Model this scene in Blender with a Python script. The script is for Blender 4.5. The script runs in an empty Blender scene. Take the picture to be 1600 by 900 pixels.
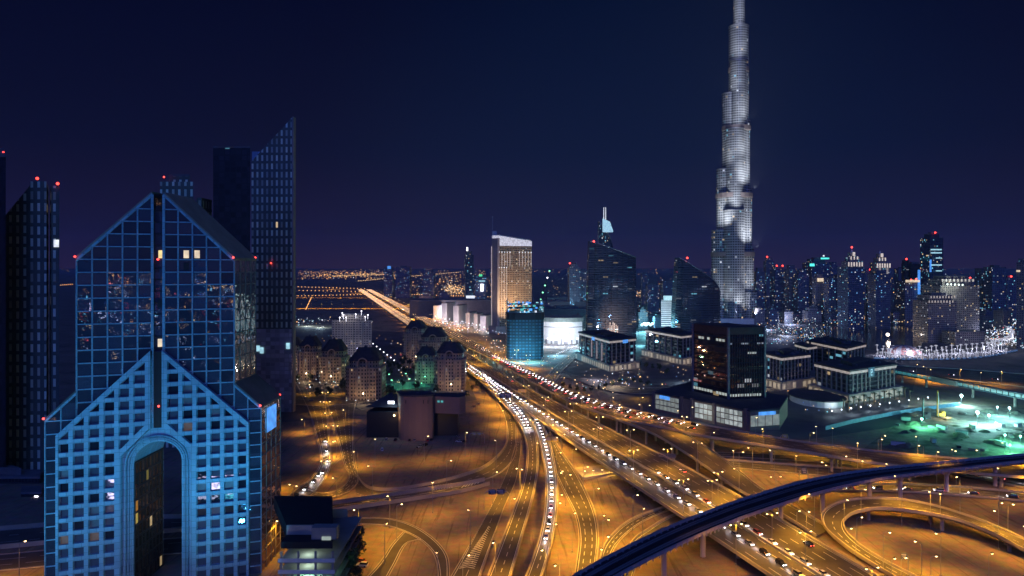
import bpy, math, random
from mathutils import Vector, Matrix
RND = random.Random(11)
sc = bpy.context.scene
rad = math.radians
# ------------------------------------------------------------------ camera
F, HC, HY, CX = 1067.0, 125.0, 418.0, 800.0      # survey constants: focal length in photo pixels, eye height, horizon row, centre
cam = bpy.data.objects.new('camera', bpy.data.cameras.new('camera'))
sc.collection.objects.link(cam); sc.camera = cam
cam.location = (0, 0, HC); cam.rotation_euler = (rad(90), 0, 0)
cam.data.sensor_width = 36; cam.data.lens = 36*F/1600; cam.data.shift_y = -0.02
cam.data.clip_start = 1; cam.data.clip_end = 90000
# ------------------------------------------------------------------ night sky
w = bpy.data.worlds.new('World'); sc.world = w; w.use_nodes = True
nt = w.node_tree; N = nt.nodes; L = nt.links
bg = N['Background']; bg.inputs['Strength'].default_value = 1.0
tc = N.new('ShaderNodeTexCoord'); sep = N.new('ShaderNodeSeparateXYZ'); L.new(tc.outputs['Generated'], sep.inputs[0])
rmp = N.new('ShaderNodeValToRGB'); L.new(sep.outputs['Z'], rmp.inputs[0])
E = rmp.color_ramp.elements
E[0].position = 0.0; E[0].color = (0.0260, 0.0120, 0.026, 1)
E[1].position = 1.0; E[1].color = (0.0006, 0.0011, 0.0125, 1)
for p, c in ((0.05, (0.0100, 0.0066, 0.024, 1)), (0.16, (0.0031, 0.0037, 0.0190, 1)), (0.36, (0.0008, 0.0014, 0.0140, 1))):
    e = E.new(p); e.color = c
# glow of the town centre, round the bearing of the tallest tower
dot = N.new('ShaderNodeVectorMath'); dot.operation = 'DOT_PRODUCT'
gd = Vector((0.20, 1, 0.06)).normalized(); dot.inputs[1].default_value = gd
L.new(tc.outputs['Generated'], dot.inputs[0])
mr = N.new('ShaderNodeMapRange'); mr.inputs[1].default_value = 0.86; mr.inputs[2].default_value = 1.0; mr.interpolation_type = 'SMOOTHSTEP'
L.new(dot.outputs['Value'], mr.inputs[0])
mx = N.new('ShaderNodeMix'); mx.data_type = 'RGBA'; mx.blend_type = 'ADD'
L.new(mr.outputs[0], mx.inputs['Factor']); L.new(rmp.outputs[0], mx.inputs['A']); mx.inputs['B'].default_value = (-0.004, 0.0035, 0.012, 1)
L.new(mx.outputs['Result'], bg.inputs['Color'])
# moonlight: one weak, soft, blue sun
sun = bpy.data.lights.new('moonlight', 'SUN'); sun.energy = 0.85; sun.color = (0.07, 0.17, 1.0); sun.angle = rad(48)
so = bpy.data.objects.new('moonlight', sun); sc.collection.objects.link(so)
so.rotation_euler = (rad(54), 0, rad(-6))
vs = sc.view_settings; vs.view_transform = 'Standard'; vs.look = 'None'; vs.gamma = 1; vs.exposure = 0; vs.use_curve_mapping = False
sc.cycles.use_denoising = True; sc.cycles.use_light_tree = True
sc.cycles.max_bounces = 5; sc.cycles.diffuse_bounces = 2; sc.cycles.glossy_bounces = 3
sc.cycles.sample_clamp_indirect = 2.0; sc.cycles.caustics_reflective = False; sc.cycles.caustics_refractive = False
sc.cycles.light_sampling_threshold = 0.01
# ------------------------------------------------------------------ survey helpers
def P(px, py, z=0.0):
    Y = (HC-z)*F/(py-HY); return Vector(((px-CX)/F*Y, Y, z))
def XA(px, Y): return (px-CX)/F*Y
def ZA(py, Y): return HC-(py-HY)/F*Y
ORD = 'first second third fourth fifth sixth seventh eighth ninth tenth eleventh twelfth thirteenth fourteenth fifteenth sixteenth seventeenth eighteenth nineteenth twentieth'.split()
TENS = {2: 'twenty', 3: 'thirty', 4: 'forty', 5: 'fifty', 6: 'sixty', 7: 'seventy', 8: 'eighty', 9: 'ninety'}
def ordw(i):
    i += 1
    if i <= 20: return ORD[i-1]
    if i >= 100: return 'hundredth' if i == 100 else 'hundred and '+ordw(i-101)
    if i % 10 == 0: return TENS[i//10][:-1]+'ieth'
    return TENS[i//10]+'-'+ORD[i % 10-1]
# ------------------------------------------------------------------ materials
MATS = {}
def nmat(name):
    m = bpy.data.materials.new(name); m.use_nodes = True; MATS[name] = m
    return m, m.node_tree.nodes, m.node_tree.links, m.node_tree.nodes['Principled BSDF']
def mat(name, col, rough=0.7, metal=0.0, var=0.25, scale=0.3, bump=0.0):
    if name in MATS: return MATS[name]
    m, n, l, b = nmat(name)
    t = n.new('ShaderNodeTexCoord'); no = n.new('ShaderNodeTexNoise'); no.inputs['Scale'].default_value = scale
    no.inputs['Detail'].default_value = 6; no.inputs['Roughness'].default_value = 0.6
    l.new(t.outputs['Object'], no.inputs['Vector'])
    r = n.new('ShaderNodeMapRange'); r.inputs[1].default_value = 0.3; r.inputs[2].default_value = 0.7
    r.inputs[3].default_value = 1-var; r.inputs[4].default_value = 1+var; l.new(no.outputs[0], r.inputs[0])
    v = n.new('ShaderNodeVectorMath'); v.operation = 'SCALE'; v.inputs[0].default_value = col; l.new(r.outputs[0], v.inputs['Scale'])
    l.new(v.outputs[0], b.inputs['Base Color']); b.inputs['Roughness'].default_value = rough; b.inputs['Metallic'].default_value = metal
    if bump:
        bp = n.new('ShaderNodeBump'); bp.inputs['Strength'].default_value = bump; l.new(no.outputs[0], bp.inputs['Height']); l.new(bp.outputs[0], b.inputs['Normal'])
    return m
def emat(name, col, s, sample=False, base=(0.3, 0.3, 0.3)):
    if name in MATS: return MATS[name]
    m, n, l, b = nmat(name)
    b.inputs['Base Color'].default_value = (*base, 1); b.inputs['Emission Color'].default_value = (*col, 1)
    t = n.new('ShaderNodeTexCoord'); no = n.new('ShaderNodeTexNoise'); no.inputs['Scale'].default_value = 0.35
    l.new(t.outputs['Object'], no.inputs['Vector'])
    r = n.new('ShaderNodeMapRange'); r.inputs[1].default_value = 0.3; r.inputs[2].default_value = 0.7
    r.inputs[3].default_value = 0.65*s; r.inputs[4].default_value = 1.35*s; l.new(no.outputs[0], r.inputs[0]); l.new(r.outputs[0], b.inputs['Emission Strength'])
    if not sample: m.cycles.emission_sampling = 'NONE'
    return m
def panels(name, col, pu, pv, rough=0.5, joint=0.05):
    """cladding panels on UV metres: dark open joints, each panel a slightly different shade"""
    if name in MATS: return MATS[name]
    m, n, l, b = nmat(name); uv = n.new('ShaderNodeUVMap'); br = n.new('ShaderNodeTexBrick'); l.new(uv.outputs[0], br.inputs['Vector'])
    br.offset = 0; br.inputs['Scale'].default_value = 1; br.inputs['Brick Width'].default_value = pu; br.inputs['Row Height'].default_value = pv; br.inputs['Mortar Size'].default_value = joint
    br.inputs['Color1'].default_value = (*[c*.86 for c in col], 1); br.inputs['Color2'].default_value = (*[min(1, c*1.14) for c in col], 1); br.inputs['Mortar'].default_value = (*[c*.25 for c in col], 1)
    no = n.new('ShaderNodeTexNoise'); no.inputs['Scale'].default_value = .12; no.inputs['Detail'].default_value = 5; l.new(uv.outputs[0], no.inputs['Vector'])
    mx_ = n.new('ShaderNodeMix'); mx_.data_type = 'RGBA'; mx_.blend_type = 'OVERLAY'; mx_.inputs['Factor'].default_value = .35; l.new(br.outputs[0], mx_.inputs['A']); l.new(no.outputs[0], mx_.inputs['B'])
    l.new(mx_.outputs['Result'], b.inputs['Base Color']); b.inputs['Roughness'].default_value = rough; return m
def glass(name, col, metal=0.85, rough=0.04, wav=0.03, pane=None):
    if name in MATS: return MATS[name]
    m, n, l, b = nmat(name)
    b.inputs['Base Color'].default_value = (*col, 1); b.inputs['Metallic'].default_value = metal; b.inputs['Roughness'].default_value = rough
    t = n.new('ShaderNodeTexCoord'); no = n.new('ShaderNodeTexNoise'); no.inputs['Scale'].default_value = 0.25; no.inputs['Detail'].default_value = 2
    l.new(t.outputs['Object'], no.inputs['Vector'])
    bp = n.new('ShaderNodeBump'); bp.inputs['Strength'].default_value = wav; bp.inputs['Distance'].default_value = 1.0
    l.new(no.outputs[0], bp.inputs['Height']); l.new(bp.outputs[0], b.inputs['Normal'])
    if pane:        # every pane hangs a hair out of true and has its own tint
        uv = n.new('ShaderNodeUVMap'); ab = n.new('ShaderNodeVectorMath'); ab.operation = 'ABSOLUTE'; l.new(uv.outputs[0], ab.inputs[0])
        sb = n.new('ShaderNodeVectorMath'); sb.operation = 'SUBTRACT'; sb.inputs[1].default_value = (pane[0], pane[1], 0); l.new(ab.outputs[0], sb.inputs[0])
        dv = n.new('ShaderNodeVectorMath'); dv.operation = 'DIVIDE'; dv.inputs[1].default_value = (pane[2], pane[3], 1); l.new(sb.outputs[0], dv.inputs[0])
        fl_ = n.new('ShaderNodeVectorMath'); fl_.operation = 'FLOOR'; l.new(dv.outputs[0], fl_.inputs[0])
        sg = n.new('ShaderNodeVectorMath'); sg.operation = 'SIGN'; l.new(uv.outputs[0], sg.inputs[0]); ad = n.new('ShaderNodeVectorMath'); ad.operation = 'MULTIPLY_ADD'; l.new(sg.outputs[0], ad.inputs[0]); ad.inputs[1].default_value = (37, 0, 0); l.new(fl_.outputs[0], ad.inputs[2])
        wn = n.new('ShaderNodeTexWhiteNoise'); wn.noise_dimensions = '2D'; l.new(ad.outputs[0], wn.inputs['Vector'])
        tl = n.new('ShaderNodeVectorMath'); tl.operation = 'MULTIPLY_ADD'; l.new(wn.outputs['Color'], tl.inputs[0]); tl.inputs[1].default_value = (.03, .03, .03); tl.inputs[2].default_value = (-.015, -.015, -.015)
        an = n.new('ShaderNodeVectorMath'); an.operation = 'ADD'; l.new(bp.outputs[0], an.inputs[0]); l.new(tl.outputs[0], an.inputs[1]); nn_ = n.new('ShaderNodeVectorMath'); nn_.operation = 'NORMALIZE'; l.new(an.outputs[0], nn_.inputs[0]); l.new(nn_.outputs[0], b.inputs['Normal'])
        rg = n.new('ShaderNodeMapRange'); rg.inputs[3].default_value = .62; rg.inputs[4].default_value = 1.3; l.new(wn.outputs['Value'], rg.inputs[0])
        cs = n.new('ShaderNodeVectorMath'); cs.operation = 'SCALE'; cs.inputs[0].default_value = col; l.new(rg.outputs[0], cs.inputs['Scale']); l.new(cs.outputs[0], b.inputs['Base Color'])
    return m
WARM = (1.0, 0.72, 0.38); WHITE = (0.85, 0.9, 1.0); CYAN = (0.25, 0.75, 1.0); ORANGE = (1.0, 0.45, 0.08)
def facade(name, wall, gl, pu=3.5, pv=3.6, mu=0.2, mv=0.22, p=0.1, cols=(WARM, WHITE, CYAN), es=1.2, run=1.0, rw=0.6, rg=0.12, gm=0.5, vstripe=0.0):
    """wall with a grid of windows on UV metres; a random share of the windows is lit"""
    if name in MATS: return MATS[name]
    m, n, l, b = nmat(name)
    def M(op, a, bb=None, c=None):
        x = n.new('ShaderNodeMath'); x.operation = op
        for i, v in enumerate((a, bb, c)):
            if v is None: continue
            if isinstance(v, (int, float)): x.inputs[i].default_value = v
            else: l.new(v, x.inputs[i])
        return x.outputs[0]
    uv = n.new('ShaderNodeUVMap'); s = n.new('ShaderNodeSeparateXYZ'); l.new(uv.outputs[0], s.inputs[0])
    cu = M('DIVIDE', s.outputs[0], pu); cv = M('DIVIDE', s.outputs[1], pv)
    iu = M('FLOOR', cu); iv = M('FLOOR', cv); fu = M('FRACT', cu); fv = M('FRACT', cv)
    wu = M('MULTIPLY', M('GREATER_THAN', fu, mu), M('LESS_THAN', fu, 1-mu)); wv = M('MULTIPLY', M('GREATER_THAN', fv, mv), M('LESS_THAN', fv, 1-mv))
    win = M('MULTIPLY', wu, wv)
    cb = n.new('ShaderNodeCombineXYZ'); l.new(M('FLOOR', M('DIVIDE', iu, run)), cb.inputs[0]); l.new(iv, cb.inputs[1])
    wn = n.new('ShaderNodeTexWhiteNoise'); wn.noise_dimensions = '2D'; l.new(cb.outputs[0], wn.inputs['Vector'])
    ns = n.new('ShaderNodeTexNoise'); ns.noise_dimensions = '2D'; ns.inputs['Scale'].default_value = 0.13; l.new(cb.outputs[0], ns.inputs['Vector'])
    pe = M('MULTIPLY', M('MULTIPLY', M('SUBTRACT', ns.outputs[0], 0.25), 4.0), p)
    lit = M('LESS_THAN', wn.outputs['Value'], pe)
    sc_ = n.new('ShaderNodeSeparateColor'); l.new(wn.outputs['Color'], sc_.inputs[0])
    cr = n.new('ShaderNodeValToRGB'); cr.color_ramp.interpolation = 'CONSTANT'; l.new(sc_.outputs[1], cr.inputs[0])
    ce = cr.color_ramp.elements; ce[0].color = (*cols[0], 1); ce[1].position = 1/len(cols); ce[1].color = (*cols[1], 1)
    for k in range(2, len(cols)):
        e = ce.new(k/len(cols)); e.color = (*cols[k], 1)
    br = M('MULTIPLY', M('MULTIPLY', lit, win), M('MULTIPLY_ADD', M('POWER', sc_.outputs[2], 2.0), 1.3*es, 0.25*es))
    mixc = n.new('ShaderNodeMix'); mixc.data_type = 'RGBA'; l.new(win, mixc.inputs['Factor'])
    # mottled, aged wall; each pane has its own tint
    wn2 = n.new('ShaderNodeTexNoise'); wn2.inputs['Scale'].default_value = 0.08; l.new(uv.outputs[0], wn2.inputs['Vector'])
    wv2 = n.new('ShaderNodeVectorMath'); wv2.operation = 'SCALE'; wv2.inputs[0].default_value = wall; l.new(M('MULTIPLY_ADD', wn2.outputs[0], 0.9, 0.55), wv2.inputs['Scale'])
    gv = n.new('ShaderNodeVectorMath'); gv.operation = 'SCALE'; gv.inputs[0].default_value = gl; l.new(M('MULTIPLY_ADD', sc_.outputs[0], 0.9, 0.55), gv.inputs['Scale'])
    l.new(wv2.outputs[0], mixc.inputs['A']); l.new(gv.outputs[0], mixc.inputs['B'])
    l.new(mixc.outputs['Result'], b.inputs['Base Color'])
    l.new(M('MULTIPLY_ADD', win, rg-rw, rw), b.inputs['Roughness']); l.new(M('MULTIPLY', win, gm), b.inputs['Metallic'])
    l.new(cr.outputs[0], b.inputs['Emission Color']); l.new(br, b.inputs['Emission Strength'])
    m.cycles.emission_sampling = 'NONE'
    return m
# ------------------------------------------------------------------ mesh builder
class MB:
    def __init__(s): s.v = []; s.f = []; s.m = []; s.uv = []
    def face(s, pts, mi=0, uv=None):
        i = len(s.v); s.v += [tuple(p) for p in pts]; s.f.append(tuple(range(i, i+len(pts)))); s.m.append(mi)
        s.uv.append(uv if uv else [(p[0], p[1]) for p in pts])
    def prism(s, poly, z0, z1, mi=0, mt=None, u0=0.0, cap=True, bot=False, z1s=None):
        n = len(poly); u = u0
        area = sum(poly[i][0]*poly[(i+1) % n][1]-poly[(i+1) % n][0]*poly[i][1] for i in range(n))
        if area < 0:
            poly = list(reversed(poly)); z1s = list(reversed(z1s)) if z1s else None
        tz = z1s if z1s else [z1]*n
        for i in range(n):
            a, b = poly[i], poly[(i+1) % n]; d = math.hypot(b[0]-a[0], b[1]-a[1]); ta, tb = tz[i], tz[(i+1) % n]
            s.face([(a[0], a[1], z0), (b[0], b[1], z0), (b[0], b[1], tb), (a[0], a[1], ta)], mi, [(u, z0), (u+d, z0), (u+d, tb), (u, ta)]); u += d
        if cap: s.face([(p[0], p[1], tz[i]) for i, p in enumerate(poly)], mi if mt is None else mt)
        if bot: s.face([(p[0], p[1], z0) for p in reversed(poly)], mi if mt is None else mt)
    def box(s, c, size, yaw=0.0, mi=0, mt=None):
        s.prism(rect(c[0], c[1], size[0], size[1], yaw), c[2], c[2]+size[2], mi, mt, bot=True)
    def cyl(s, c, r, z0, z1, n=10, mi=0, r2=None, cap=True):
        r2 = r if r2 is None else r2
        A = [(c[0]+r*math.cos(2*math.pi*i/n), c[1]+r*math.sin(2*math.pi*i/n), z0) for i in range(n)]
        B = [(c[0]+r2*math.cos(2*math.pi*i/n), c[1]+r2*math.sin(2*math.pi*i/n), z1) for i in range(n)]
        for i in range(n):
            j = (i+1) % n; s.face([A[i], A[j], B[j], B[i]], mi, [(i*r, z0), ((i+1)*r, z0), ((i+1)*r, z1), (i*r, z1)])
        if cap: s.face(B, mi); s.face(A[::-1], mi)
    def tube(s, pts, r, n=6, mi=0, r2=None):
        r2 = r if r2 is None else r2; pts = [Vector(p) for p in pts]; rings = []
        for k, p in enumerate(pts):
            d = (pts[min(k+1, len(pts)-1)]-pts[max(k-1, 0)]).normalized()
            a = d.cross(Vector((0, 0, 1)));  a = d.cross(Vector((1, 0, 0))) if a.length < 0.05 else a
            a.normalize(); b = a.cross(d); rr = r+(r2-r)*k/max(1, len(pts)-1)
            rings.append([p+(a*math.cos(2*math.pi*i/n)+b*math.sin(2*math.pi*i/n))*rr for i in range(n)])
        for k in range(len(rings)-1):
            for i in range(n):
                j = (i+1) % n; s.face([rings[k][i], rings[k+1][i], rings[k+1][j], rings[k][j]], mi)
        s.face(rings[0], mi); s.face(rings[-1][::-1], mi)
    def bar(s, a, b, w, h, mi=0):
        """box-section bar from a to b, w wide across, h high (up axis z or, for upright bars, y)"""
        a, b = Vector(a), Vector(b); d = (b-a).normalized(); up = Vector((0, 0, 1)) if abs(d.z) < 0.95 else Vector((0, 1, 0))
        x = d.cross(up).normalized(); y = x.cross(d)
        q = [x*(w/2)*i+y*(h/2)*j for i, j in ((-1, -1), (1, -1), (1, 1), (-1, 1))]
        A = [a+k for k in q]; B = [b+k for k in q]
        for i in range(4):
            j = (i+1) % 4; s.face([A[i], A[j], B[j], B[i]], mi)
        s.face(A[::-1], mi); s.face(B, mi)
    def ball(s, c, r, n=8, k=5, mi=0, sz=1.0):
        for a in range(k):
            t0, t1 = math.pi*a/k-math.pi/2, math.pi*(a+1)/k-math.pi/2
            for i in range(n):
                p0, p1 = 2*math.pi*i/n, 2*math.pi*(i+1)/n
                q = [(c[0]+r*math.cos(t)*math.cos(p), c[1]+r*math.cos(t)*math.sin(p), c[2]+r*sz*math.sin(t)) for t, p in ((t0, p0), (t0, p1), (t1, p1), (t1, p0))]
                if a == 0: q = [q[0], q[2], q[3]]
                elif a == k-1: q = q[:3]
                s.face(q, mi)
    def build(s, name, mats, parent=None, smooth=False):
        mats = mats if isinstance(mats, (list, tuple)) else [mats]
        off = Vector((0, 0, 0))
        if parent is not None:
            q = parent
            while q is not None: off += q.location; q = q.parent
        me = bpy.data.meshes.new(name)
        me.from_pydata([(p[0]-off.x, p[1]-off.y, p[2]-off.z) for p in s.v], [], s.f)
        for m in mats: me.materials.append(m)
        me.polygons.foreach_set('material_index', s.m)
        if smooth: me.polygons.foreach_set('use_smooth', [True]*len(s.f))
        ul = me.uv_layers.new(name='UVMap'); flat = []
        for q in s.uv:
            for a in q: flat += [a[0], a[1]]
        ul.data.foreach_set('uv', flat); me.update()
        o = bpy.data.objects.new(name, me); sc.collection.objects.link(o)
        if parent is not None: o.parent = parent
        return o
def rect(cx, cy, w, d, yaw=0.0):
    c, s_ = math.cos(yaw), math.sin(yaw)
    return [(cx+x*c-y*s_, cy+x*s_+y*c) for x, y in ((-w/2, -d/2), (w/2, -d/2), (w/2, d/2), (-w/2, d/2))]
def inset(poly, k):
    n = len(poly); cx = sum(p[0] for p in poly)/n; cy = sum(p[1] for p in poly)/n; out = []
    for p in poly:
        d = math.hypot(p[0]-cx, p[1]-cy); f = max(0.05, (d-k)/d); out.append((cx+(p[0]-cx)*f, cy+(p[1]-cy)*f))
    return out
def tag(o, label=None, cat=None, group=None, kind=None):
    if label: o['label'] = label
    if cat: o['category'] = cat
    if group: o['group'] = group
    if kind: o['kind'] = kind
    return o
def thing(name, label, cat, loc=(0, 0, 0), group=None):
    o = bpy.data.objects.new(name, None); o.empty_display_size = 1; sc.collection.objects.link(o); o.location = loc
    return tag(o, label, cat, group)
def copy_tree(o, parent=None):
    c = o.copy(); sc.collection.objects.link(c); c.parent = parent
    for ch in list(o.children): copy_tree(ch, c)
    return c
def relight(o, label, group=None):
    o['label'] = label
    if group: o['group'] = group
LD = {}
def light(kind, loc, energy, col, target=None, size=100, blend=0.6, radius=0.4, parent=None, name='lamp_light'):
    key = (kind, energy, tuple(col), size, blend, radius)
    if key not in LD:
        d = bpy.data.lights.new(name, kind); d.energy = energy; d.color = col; d.shadow_soft_size = radius
        if kind == 'SPOT': d.spot_size = rad(size); d.spot_blend = blend
        LD[key] = d
    o = bpy.data.objects.new(name, LD[key]); sc.collection.objects.link(o); loc = Vector(loc); o.location = loc
    if target is not None: o.rotation_euler = (Vector(target)-loc).to_track_quat('-Z', 'Y').to_euler()
    if parent is not None:
        o.parent = parent; q = parent
        while q is not None: o.location -= q.location; q = q.parent
    return o
# ------------------------------------------------------------------ shared materials
m_asphalt = mat('asphalt', (0.10, 0.086, 0.07), 0.75, var=0.35, scale=0.06)
m_conc = mat('concrete', (0.50, 0.43, 0.30), 0.8, var=0.2, scale=0.12)
m_conc2 = mat('concrete_grey', (0.30, 0.27, 0.24), 0.8, var=0.2, scale=0.12)
m_paint = mat('road_paint', (0.72, 0.70, 0.62), 0.6, var=0.2, scale=0.5)
m_yel = mat('yellow_paint', (0.75, 0.55, 0.10), 0.6, var=0.2, scale=0.5)
m_roof = mat('dark_roof', (0.055, 0.05, 0.06), 0.8, var=0.3, scale=0.1)
m_roofg = mat('grey_roof', (0.14, 0.14, 0.15), 0.8, var=0.3, scale=0.1)
m_steel = mat('galvanised_steel', (0.35, 0.35, 0.36), 0.45, 0.6, var=0.1)
m_dark = mat('dark_metal', (0.03, 0.03, 0.035), 0.5, 0.3, var=0.1)
m_stone = mat('pale_stone', (0.42, 0.36, 0.30), 0.75, var=0.15, scale=0.1)
m_white = mat('white_render', (0.62, 0.60, 0.58), 0.75, var=0.12, scale=0.1)
m_red = emat('red_beacon', (1.0, 0.05, 0.03), 5.0)
m_sod = emat('sodium_lens', (1.0, 0.66, 0.28), 9.0)
m_lw = emat('lit_white', (0.85, 0.9, 1.0), 1.0); m_lwarm = emat('lit_warm', (1.0, 0.78, 0.48), 0.8); m_lcool = emat('lit_cool', (0.45, 0.85, 1.0), 0.8)
m_led = emat('led_white', (0.9, 0.88, 1.0), 4.0); m_teal = emat('lit_teal', (0.1, 0.85, 0.8), 0.5); m_blue = emat('lit_blue', (0.08, 0.35, 1.0), 0.9)
m_green = emat('lit_green', (0.25, 1.0, 0.5), 3.0); m_yl = emat('lit_yellow', (1.0, 0.75, 0.25), 1.0)
# ------------------------------------------------------------------ ground
m, n, l, b = nmat('sand')
t = n.new('ShaderNodeTexCoord')
n1 = n.new('ShaderNodeTexNoise'); n1.inputs['Scale'].default_value = 0.02; n1.inputs['Detail'].default_value = 9; n1.inputs['Roughness'].default_value = 0.62
n2 = n.new('ShaderNodeTexNoise'); n2.inputs['Scale'].default_value = 0.25; n2.inputs['Detail'].default_value = 6
l.new(t.outputs['Object'], n1.inputs['Vector']); l.new(t.outputs['Object'], n2.inputs['Vector'])
cr = n.new('ShaderNodeValToRGB'); l.new(n1.outputs[0], cr.inputs[0]); ce = cr.color_ramp.elements
ce[0].position = 0.30; ce[0].color = (0.10, 0.074, 0.046, 1); ce[1].position = 0.66; ce[1].color = (0.33, 0.24, 0.15, 1)
e = ce.new(0.43); e.color = (0.24, 0.175, 0.105, 1)
mm = n.new('ShaderNodeMix'); mm.data_type = 'RGBA'; mm.blend_type = 'OVERLAY'; mm.inputs['Factor'].default_value = 0.55
l.new(cr.outputs[0], mm.inputs['A']); l.new(n2.outputs['Color'], mm.inputs['B']); 
mp = n.new('ShaderNodeMapping'); mp.inputs['Scale'].default_value = (.9, .035, 1); mp.inputs['Rotation'].default_value = (0, 0, .5); l.new(t.outputs['Object'], mp.inputs['Vector'])
n3 = n.new('ShaderNodeTexNoise'); n3.inputs['Scale'].default_value = 0.5; n3.inputs['Detail'].default_value = 4; n3.inputs['Distortion'].default_value = 1.2; l.new(mp.outputs[0], n3.inputs['Vector'])
trk = n.new('ShaderNodeMapRange'); trk.inputs[1].default_value = .58; trk.inputs[2].default_value = .66; trk.inputs[3].default_value = 1; trk.inputs[4].default_value = .62; l.new(n3.outputs[0], trk.inputs[0])   # tyre tracks
mt_ = n.new('ShaderNodeVectorMath'); mt_.operation = 'SCALE'; l.new(mm.outputs['Result'], mt_.inputs[0]); l.new(trk.outputs[0], mt_.inputs['Scale'])
hs = n.new('ShaderNodeHueSaturation'); hs.inputs['Saturation'].default_value = 0.9; l.new(mt_.outputs[0], hs.inputs['Color']); l.new(hs.outputs[0], b.inputs['Base Color'])
b.inputs['Roughness'].default_value = 0.95
bp = n.new('ShaderNodeBump'); bp.inputs['Strength'].default_value = 0.5; bp.inputs['Distance'].default_value = 0.5; l.new(n2.outputs[0], bp.inputs['Height']); l.new(bp.outputs[0], b.inputs['Normal'])
m_sand = m
g = MB(); g.face([(-60000, -9000, 0), (60000, -9000, 0), (60000, 80000, 0), (-60000, 80000, 0)])
tag(g.build('ground', m_sand), kind='structure')
# night air over the whole town
m = bpy.data.materials.new('haze_air'); m.use_nodes = True; n = m.node_tree.nodes; n.remove(n['Principled BSDF'])
v = n.new('ShaderNodeVolumePrincipled'); v.inputs['Density'].default_value = 0.000042; v.inputs['Color'].default_value = (.80, .86, 1, 1); m.node_tree.links.new(v.outputs[0], n['Material Output'].inputs['Volume'])
g = MB(); g.prism([(-14000, -6000), (14000, -6000), (14000, 16000), (-14000, 16000)], -1, 842, bot=True); tag(g.build('haze', m), kind='stuff')
# paved town ground beyond the interchange
m_pave = mat('town_paving', (0.10, 0.095, 0.095), 0.8, var=0.5, scale=0.02)
g = MB(); g.face([P(930, 600, 0.02), P(1020, 680, 0.02), P(1240, 690, 0.02), P(1410, 665, 0.02), P(1440, 560, 0.02), P(1560, 500, 0.02), P(1180, 485, 0.02), P(840, 470, 0.02), P(700, 478, 0.02), P(770, 530, 0.02)])
tag(g.build('plaza_ground', m_pave), kind='structure')
g = MB(); g.face([P(440, 660, 0.02), P(560, 650, 0.02), P(745, 625, 0.02), P(722, 575, 0.02), P(650, 520, 0.02), P(440, 510, 0.02)])
tag(g.build('estate_ground', m_pave), kind='structure')
# ------------------------------------------------------------------ roads
def crom(pts, step):
    out = []; n = len(pts)
    for i in range(n-1):
        p0 = pts[max(i-1, 0)]; p1 = pts[i]; p2 = pts[i+1]; p3 = pts[min(i+2, n-1)]
        k = max(1, int(math.ceil((p2-p1).length/step)))
        out.append((p0, p1, p2, p3, k))
    return out
def cr_eval(q, t):
    p0, p1, p2, p3 = q[:4]
    return 0.5*((2*p1)+(p2-p0)*t+(2*p0-5*p1+4*p2-p3)*t*t+(3*p1-p0-3*p2+p3)*t**3)
def edges(Lp, Rp, zs, step=6.0):
    n = len(Lp)
    if isinstance(zs, (int, float)): zs = [zs]*n
    A = [P(x, y, z) for (x, y), z in zip(Lp, zs)]; B = [P(x, y, z) for (x, y), z in zip(Rp, zs)]
    qa, qb = crom(A, step), crom(B, step); oa, ob = [], []
    for a, b in zip(qa, qb):
        k = max(a[4], b[4])
        for i in range(k): oa.append(cr_eval(a, i/k)); ob.append(cr_eval(b, i/k))
    oa.append(A[-1]); ob.append(B[-1]); return oa, ob
def wall_along(mb, pts, other, wd, h, z0=0.0, off=0.0, mi=0):
    """a low wall along pts, its thickness towards `other`"""
    ring = []
    for p, q in zip(pts, other):
        d = Vector((q.x-p.x, q.y-p.y, 0)).normalized(); a = p+d*off; b_ = a+d*wd
        ring.append([(a.x, a.y, p.z+z0), (b_.x, b_.y, p.z+z0), (b_.x, b_.y, p.z+h), (a.x, a.y, p.z+h)])
    for k in range(len(ring)-1):
        r0, r1 = ring[k], ring[k+1]
        for i in range(4):
            j = (i+1) % 4; mb.face([r0[i], r1[i], r1[j], r0[j]], mi)
    mb.face(ring[0], mi); mb.face(ring[-1][::-1], mi)
def lat(L_, R_, s): return [a+(b_-a)*s for a, b_ in zip(L_, R_)]
def line_along(mb, pts, other, off, wd, dash=None, dz=0.03, mi=0):
    acc = 0.0
    for k in range(len(pts)-1):
        p, q = pts[k], pts[k+1]; d0 = Vector((other[k].x-p.x, other[k].y-p.y, 0)).normalized(); d1 = Vector((other[k+1].x-q.x, other[k+1].y-q.y, 0)).normalized()
        seg = (q-p).length; acc += seg
        if dash and (acc % dash[1]) > dash[0]: continue
        mb.face([(p+d0*off)+Vector((0, 0, dz)), (p+d0*(off+wd))+Vector((0, 0, dz)), (q+d1*(off+wd))+Vector((0, 0, dz)), (q+d1*off)+Vector((0, 0, dz))], mi)
ROADS = {}; ZK = [0.06]
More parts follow.
